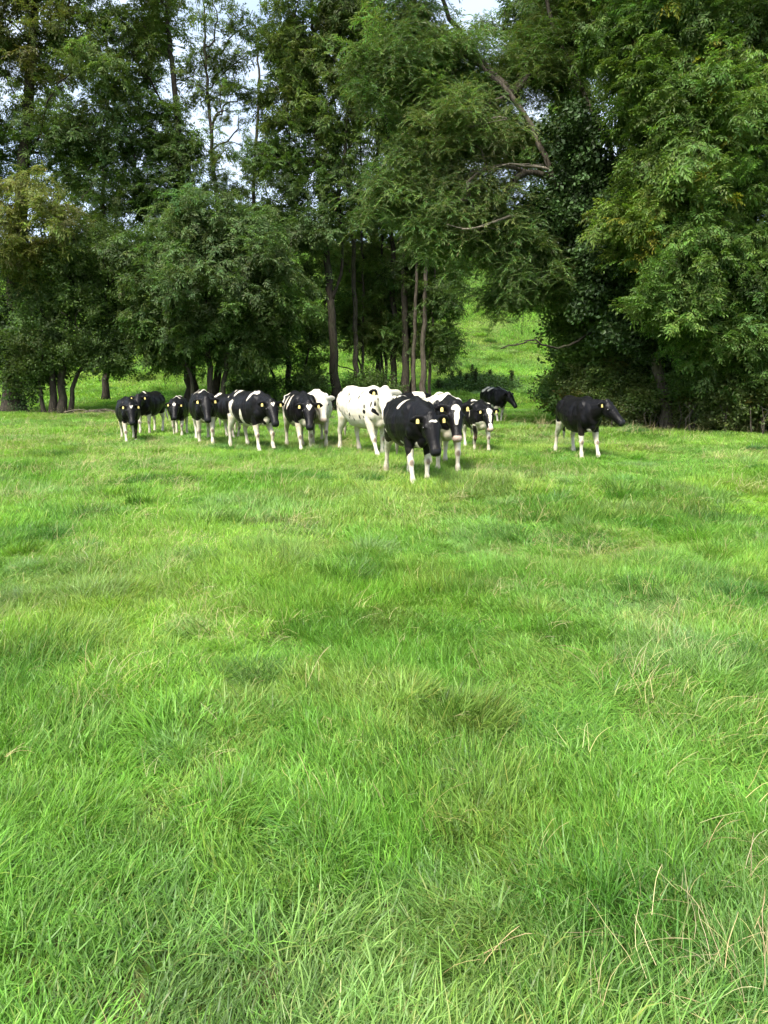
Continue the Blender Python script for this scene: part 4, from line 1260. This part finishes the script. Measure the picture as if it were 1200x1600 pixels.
def build_cows():
    build_cow('black cow with a small white heart on its forehead, leftmost of the herd', 203, 690, 4, .96, (-4, 0), (58, 0), WALK1, .12, seed=1,
        coat=[('leg', W_, 'FR', .66), ('leg', W_, 'HR,HL', .55), ('body', W_, (.3, -.1, .55), (.25, .2, .08)), ('head', W_, (.07, 0, .17), (.055, .05, .08), .032), ('leg', W_, 'FL', .16)])
    build_cow('black cow half hidden behind the leftmost cow, its pale tail swung out', 236, 676, -22, 1.0, (2, 10), (45, 0), STAND, .22, seed=2,
        coat=[('leg', W_, LEGS, .62), ('body', W_, (.42, .02, 1.27), (.05, .09, .08)), ('tail', W_, .75)])
    build_cow('small black cow with white forehead patch and white neck stripe, third from the left', 281, 681, -6, .92, (-6, 0), (52, 0), WALK2, -.25, seed=3,
        coat=[('leg', W_, LEGS, .60), ('head', W_, (.06, .0, .17), (.05, .045, .08)), ('body', W_, (.42, 0, 1.26), (.05, .20, .1)), ('tail', W_, .8), ('body', W_, (-.5, 0, 1.28), (.12, .08, .06))])
    build_cow('black-faced cow walking head-on with white bands across its back', 320, 694, 4, 1.08, (-4, 0), (56, 0), WALK2, .30, seed=4,
        coat=[('leg', W_, 'FR,HR,HL', .62), ('leg', W_, 'FL', .66), ('body', B_, (.47, .22, .42), (.1, .07, .14)), ('body', W_, (.38, -.05, 1.24), (.07, .22, .16)), ('body', W_, (-.1, .02, 1.24), (.1, .26, .14)), ('body', W_, (-.52, .1, 1.25), (.07, .3, .14)), ('low', W_, .6)])
    build_cow('black and white patched cow mostly hidden behind the cow with the heart mark', 358, 687, 22, 1.0, (-8, 0), (56, 0), WALK1, .1, seed=5,
        coat=[('leg', W_, LEGS, .62), ('body', W_, (-.45, -.1, 1.22), (.14, .2, .12)), ('body', W_, (-.25, -.3, .95), (.09, .12, .3)), ('body', W_, (-.62, -.2, 1.05), (.06, .1, .1)), ('low', W_, .62), ('head', W_, (.07, 0, .17), (.04, .04, .08))])
    build_cow('black cow with a white heart forehead and white flank band, walking towards the right', 394, 703, 27, 1.08, (-10, -6), (50, -8), {'FR': (.10, 0), 'FL': (.26, .07), 'HR': (-.10, 0), 'HL': (.18, 0)}, .05, seed=6, voxel=.016,
        coat=[('leg', W_, 'HR,HL', .8), ('leg', W_, 'FR', .62), ('leg', W_, 'FL', .30), ('body', W_, (-.42, -.24, .82), (.10, .16, .34)), ('low', W_, .585), ('body', W_, (.10, -.26, .70), (.055, .14, .2)),
              ('body', W_, (.28, -.1, 1.22), (.045, .2, .15)), ('body', W_, (.42, -.04, 1.27), (.11, .07, .07)), ('body', W_, (-.40, -.1, 1.25), (.05, .2, .14)), ('body', W_, (-.63, -.1, 1.22), (.06, .2, .2)), ('body', W_, (-.8, -.12, .95), (.07, .07, .3)),
              ('body', B_, (.56, .12, .75), (.12, .12, .16)), ('body', W_, (.70, -.02, .66), (.07, .08, .08)), ('head', W_, (.075, 0, .17), (.06, .055, .08), .036)])
    build_cow('head-on cow with a broad white heart on its black face, beside a cream-faced cow', 470, 702, 12, 1.10, (-10, -4), (58, -6), WALK1, -.1, seed=7, voxel=.016,
        coat=[('leg', W_, LEGS, .70), ('low', W_, .66), ('body', W_, (-.05, -.28, .85), (.045, .12, .35)), ('body', W_, (-.22, -.28, .82), (.05, .12, .4)), ('body', W_, (.18, -.2, 1.05), (.05, .2, .22)), ('body', W_, (-.55, -.2, .95), (.13, .2, .35)),
              ('body', W_, (.62, 0, .72), (.15, .16, .12)), ('body', B_, (.46, .2, .62), (.1, .06, .2)), ('head', W_, (.10, 0, .17), (.075, .066, .09), .045), ('head', W_, (.50, 0, .03), (.04, .04, .05))])
    build_cow('pale cream-faced cow peering out from behind the broad-heart cow', 497, 696, 4, 1.10, (4, 4), (62, -2), WALK2, .1, base='white', seed=8, muzzle='pink', tags=(0, 0),
        coat=[('body', B_, (-.2, -.3, .95), (.3, .15, .25)), ('spots', B_, 10)])
    build_cow('white cow flecked with small black spots, black ears', 570, 713, 27, 1.16, (14, -14), (54, -10), {'FR': (.30, 0), 'FL': (-.05, 0), 'HR': (-.10, 0), 'HL': (.14, 0)}, .02, base='white', seed=9, voxel=.016, muzzle='pink', tags=(1, 0),
        coat=[('spots', B_, 64), ('body', B_, (.02, -.3, 1.02), (.024, .15, .06)), ('body', B_, (-.18, -.28, 1.16), (.045, .1, .022)), ('body', B_, (-.2, -.3, .82), (.017, .14, .04)), ('body', B_, (-.05, -.3, .82), (.015, .14, .04)),
              ('body', B_, (.48, -.22, .84), (.03, .14, .06)), ('body', B_, (.72, -.12, .86), (.035, .14, .07)), ('body', B_, (.75, -.12, 1.0), (.02, .14, .06)), ('body', B_, (.66, -.14, .98), (.02, .14, .06)),
              ('head', B_, (-.0, -.24, .07), (.08, .12, .08)), ('head', B_, (.13, -.12, .05), (.03, .03, .03)), ('head', B_, (.13, .12, .05), (.03, .03, .03))])
    build_cow('black cow leading the herd, small white squiggle on its forehead, yellow tags in both ears', 640, 748, 15, 1.09, (-12, 2), (60, 2), {'FR': (.22, 0), 'FL': (.02, 0), 'HR': (-.28, 0), 'HL': (.10, 0)}, .02, seed=10, voxel=.013, fat=1.16,
        coat=[('leg', W_, 'HR,HL', .78), ('body', W_, (-.50, -.26, .82), (.10, .16, .20)), ('leg', W_, 'FR', .60), ('leg', W_, 'FL', .46), ('body', B_, (.53, -.22, .62), (.07, .14, .16)), ('body', B_, (-.58, -.24, .66), (.10, .14, .13)),
              ('body', W_, (-.05, 0, .54), (.45, .22, .07)), ('body', W_, (.22, -.16, 1.17), (.05, .12, .12)), ('body', W_, (-.45, .0, 1.29), (.16, .12, .05)), ('body', W_, (.58, .06, .60), (.07, .06, .06)),
              ('head', W_, (.085, .018, .17), (.022, .028, .08)), ('head', W_, (.075, -.025, .17), (.014, .03, .08))])
    build_cow('cow with a long white blaze and white back, close behind the leading black cow', 692, 733, 8, 1.12, (0, 2), (60, 2), {'FR': (-.10, 0), 'FL': (.26, .05), 'HR': (.12, 0), 'HL': (-.15, 0)}, .02, seed=11, voxel=.016, muzzle='pink',
        coat=[('leg', W_, LEGS, .80), ('low', W_, .7), ('body', W_, (.2, .0, 1.2), (.36, .32, .2)), ('body', B_, (.30, -.0, 1.22), (.03, .36, .24)), ('body', W_, (.66, 0, .76), (.16, .22, .2)), ('body', W_, (-.5, 0, 1.2), (.3, .3, .2)),
              ('head', W_, (.06, 0, .17), (.07, .062, .09)), ('head', W_, (.18, 0, .16), (.12, .035, .09)), ('head', W_, (.49, 0, .04), (.05, .075, .08))])
    build_cow('white and black cow almost hidden, standing sideways behind the white and leading cows', 620, 699, -62, 1.06, (-10, 0), (45, 0), STAND, -.1, seed=12,
        coat=[('leg', W_, LEGS, .75), ('low', W_, .66), ('body', W_, (-.55, 0, 1.2), (.2, .3, .2)), ('body', W_, (.1, .2, 1.1), (.16, .2, .3))])
    build_cow('smaller cow with a wide white face stripe just right of the leading cows', 744, 703, 15, .93, (-6, 0), (56, -2), WALK2, .1, seed=13, muzzle='pink',
        coat=[('leg', W_, LEGS, .68), ('body', B_, (.47, -.14, .36), (.1, .045, .3)), ('body', W_, (.28, -.16, 1.1), (.03, .16, .2)), ('body', W_, (-.1, 0, 1.27), (.3, .12, .08)), ('body', W_, (.5, .1, 1.22), (.1, .1, .08)), ('body', W_, (.68, 0, .72), (.12, .16, .13)),
              ('head', W_, (.06, 0, .17), (.08, .07, .09)), ('head', W_, (.22, 0, .16), (.16, .04, .09)), ('head', W_, (.46, 0, .08), (.09, .06, .09))])
    build_cow('distant black cow with two white marks on its rump, farthest back in the gap', 771, 660, 24, 1.1, (-8, 12), (50, 14), WALK1, .05, seed=14, tags=(0, 0),
        coat=[('leg', W_, LEGS, .66), ('body', W_, (-.45, -.1, 1.22), (.12, .22, .12)), ('body', W_, (.0, -.08, 1.22), (.10, .24, .12)), ('body', W_, (.3, -.2, .66), (.08, .15, .1))])
    build_cow('lone black cow with white lower legs walking to the right, apart from the herd', 902, 714, 24, 1.0, (5, 16), (42, 18), {'FR': (.02, 0), 'FL': (.26, 0), 'HR': (-.20, 0), 'HL': (.12, 0)}, .05, seed=15, voxel=.015, tags=(1, 1),
        coat=[('leg', W_, 'HR', .74), ('leg', W_, 'HL', .66), ('leg', W_, 'FR', .50), ('leg', W_, 'FL', .58), ('body', W_, (.64, -.06, .60), (.07, .08, .09)), ('body', W_, (-.35, 0, .55), (.2, .2, .06)), ('tail', W_, .5)])
build_cows()
print('tris', sum(sum(len(p.vertices) - 2 for p in o.data.polygons) for o in scene.objects if o.type == 'MESH'))
